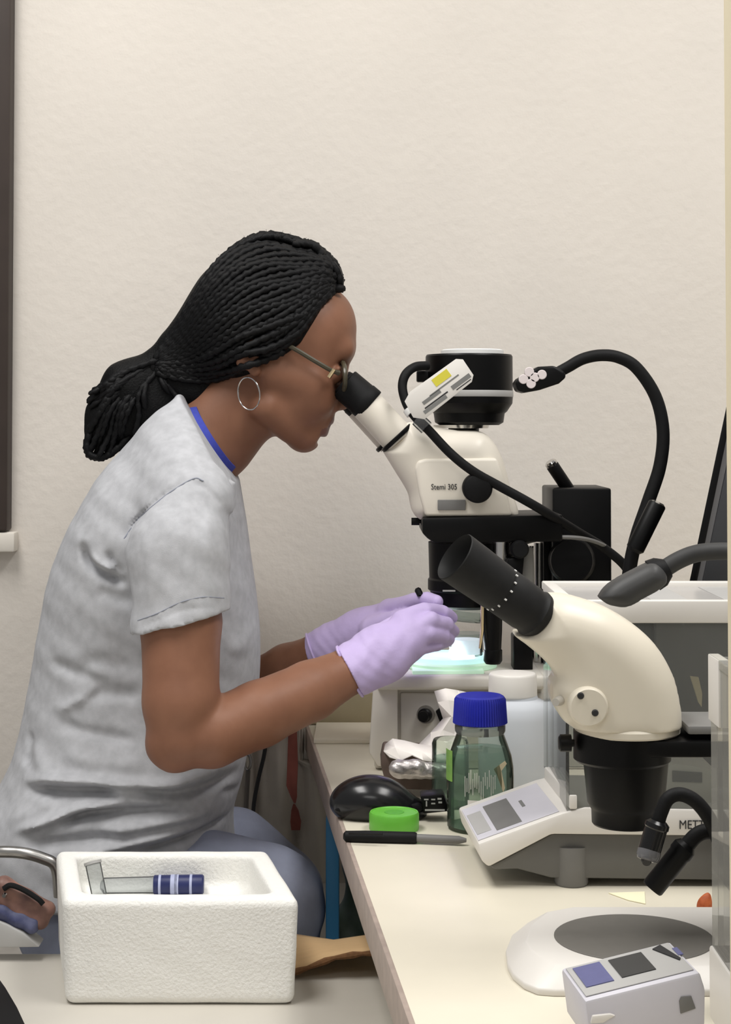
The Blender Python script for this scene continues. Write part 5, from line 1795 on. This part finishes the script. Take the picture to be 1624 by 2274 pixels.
far = glove('glove', (672, 1470, 2.275), (735, 1440, 2.255),
            [([(720, 1446, 2.258), (800, 1405, 2.235), (868, 1368, 2.215)], [.0275, .0285, .020]),
             ([(735, 1436, 2.255), (830, 1400, 2.22), (890, 1375, 2.2)], [.026, .026, .018])],
            [([(866, 1356, 2.200), (918, 1336, 2.158), (950, 1331, 2.126), (971, 1337, 2.112)], [.0145, .0105, .0095, .0082]),
             ([(872, 1366, 2.216), (922, 1350, 2.19), (950, 1352, 2.172), (966, 1362, 2.162)], [.0145, .0105, .0095, .0082]),
             ([(872, 1380, 2.222), (924, 1366, 2.214), (956, 1368, 2.2), (974, 1378, 2.19)], [.0135, .0100, .0090, .0078]),
             ([(866, 1396, 2.225), (908, 1388, 2.222), (940, 1392, 2.21), (958, 1400, 2.2)], [.0120, .0088, .0080, .0068])],
            ([(830, 1400, 2.19), (880, 1376, 2.165), (922, 1366, 2.15), (950, 1366, 2.142)], [.018, .0125, .0105, .0085]),
            (690, 1436, 2.266), n_far, 'lavender glove on the arm farther from the viewer', .0285)

# forceps held in the near hand
fz = thing('forceps', P(970, 1380, 2.12), 'fine steel forceps with a black end held in the gloved hands', 'forceps')
a, b_, c_ = P(926, 1306, 2.128), P(934, 1322, 2.126), P(1000, 1438, 2.160)
mk('forceps_end', lathe(a, b_, [(0, .0025), (.2, .0042), (1, .0042)], 14), M['black_gloss'], fz)
for s in (-1, 1):
    mk('forceps_leg', tube([b_ + (0, s * .0012, 0), (b_ + c_) / 2 + np.array([0, s * .004, 0]), c_ + (0, s * .0006, 0)], [.0022, .0024, .0006], 8), M['chrome'], fz)

# ------------------------------------------------------------------ lab stool
so = thing('lab_stool', (-.30, 2.15, 0), 'lab stool the person sits on, its grey back rail showing beside the foam box', 'stool')
mk('seat', vlathe(-.35, 2.15, [(.56, .12), (.565, .135), (.595, .14), (.608, .13), (.61, .08)], 48), M['black_matte'], so)
mk('pole', vlathe(-.35, 2.15, [(.06, .025), (.56, .022)], 24), M['chrome'], so)
for k in range(5):
    a = k * 2 * math.pi / 5 + .3
    d = np.array([math.cos(a), math.sin(a), 0])
    p = np.array([-.35, 2.15, .07])
    q = p + d * .24 + np.array([0, 0, -.02])
    lg = mk('leg', tube([p, q], [.02, .014], 10), M['darkgrey'], so)
    mk('caster', lathe(q + np.array([-d[1], d[0], 0]) * .012 - (0, 0, .025), q - np.array([-d[1], d[0], 0]) * .012 - (0, 0, .025), [(0, .025), (1, .025)], 18), M['black_matte'], lg)
mk('foot_ring', tube([(-.35 + .2 * math.cos(a), 2.15 + .2 * math.sin(a), .16) for a in np.linspace(0, 2 * math.pi, 41)[:-1]], .010, 8, closed=True), M['chrome'], so)
for a in (0.3, 2.4, 4.5):
    mk('ring_spoke', tube([(-.35, 2.15, .16), (-.35 + .2 * math.cos(a), 2.15 + .2 * math.sin(a), .16)], .007, 8), M['chrome'], so)
br = catmull([P(-150, 1900, 2.12), P(-120, 1893, 2.04), P(-40, 1892, 1.945), P(40, 1893, 1.928), P(95, 1906, 1.926), P(124, 1926, 1.928), P(132, 1990, 1.932)], 8)
mk('back_rail', tube(br, .0065, 12), M['steel'], so)
mk('rail_support', tube([P(-150, 1900, 2.12), (-.50, 2.15, .72), (-.47, 2.15, .585), (-.35, 2.15, .57)], .009, 10), M['steel'], so)
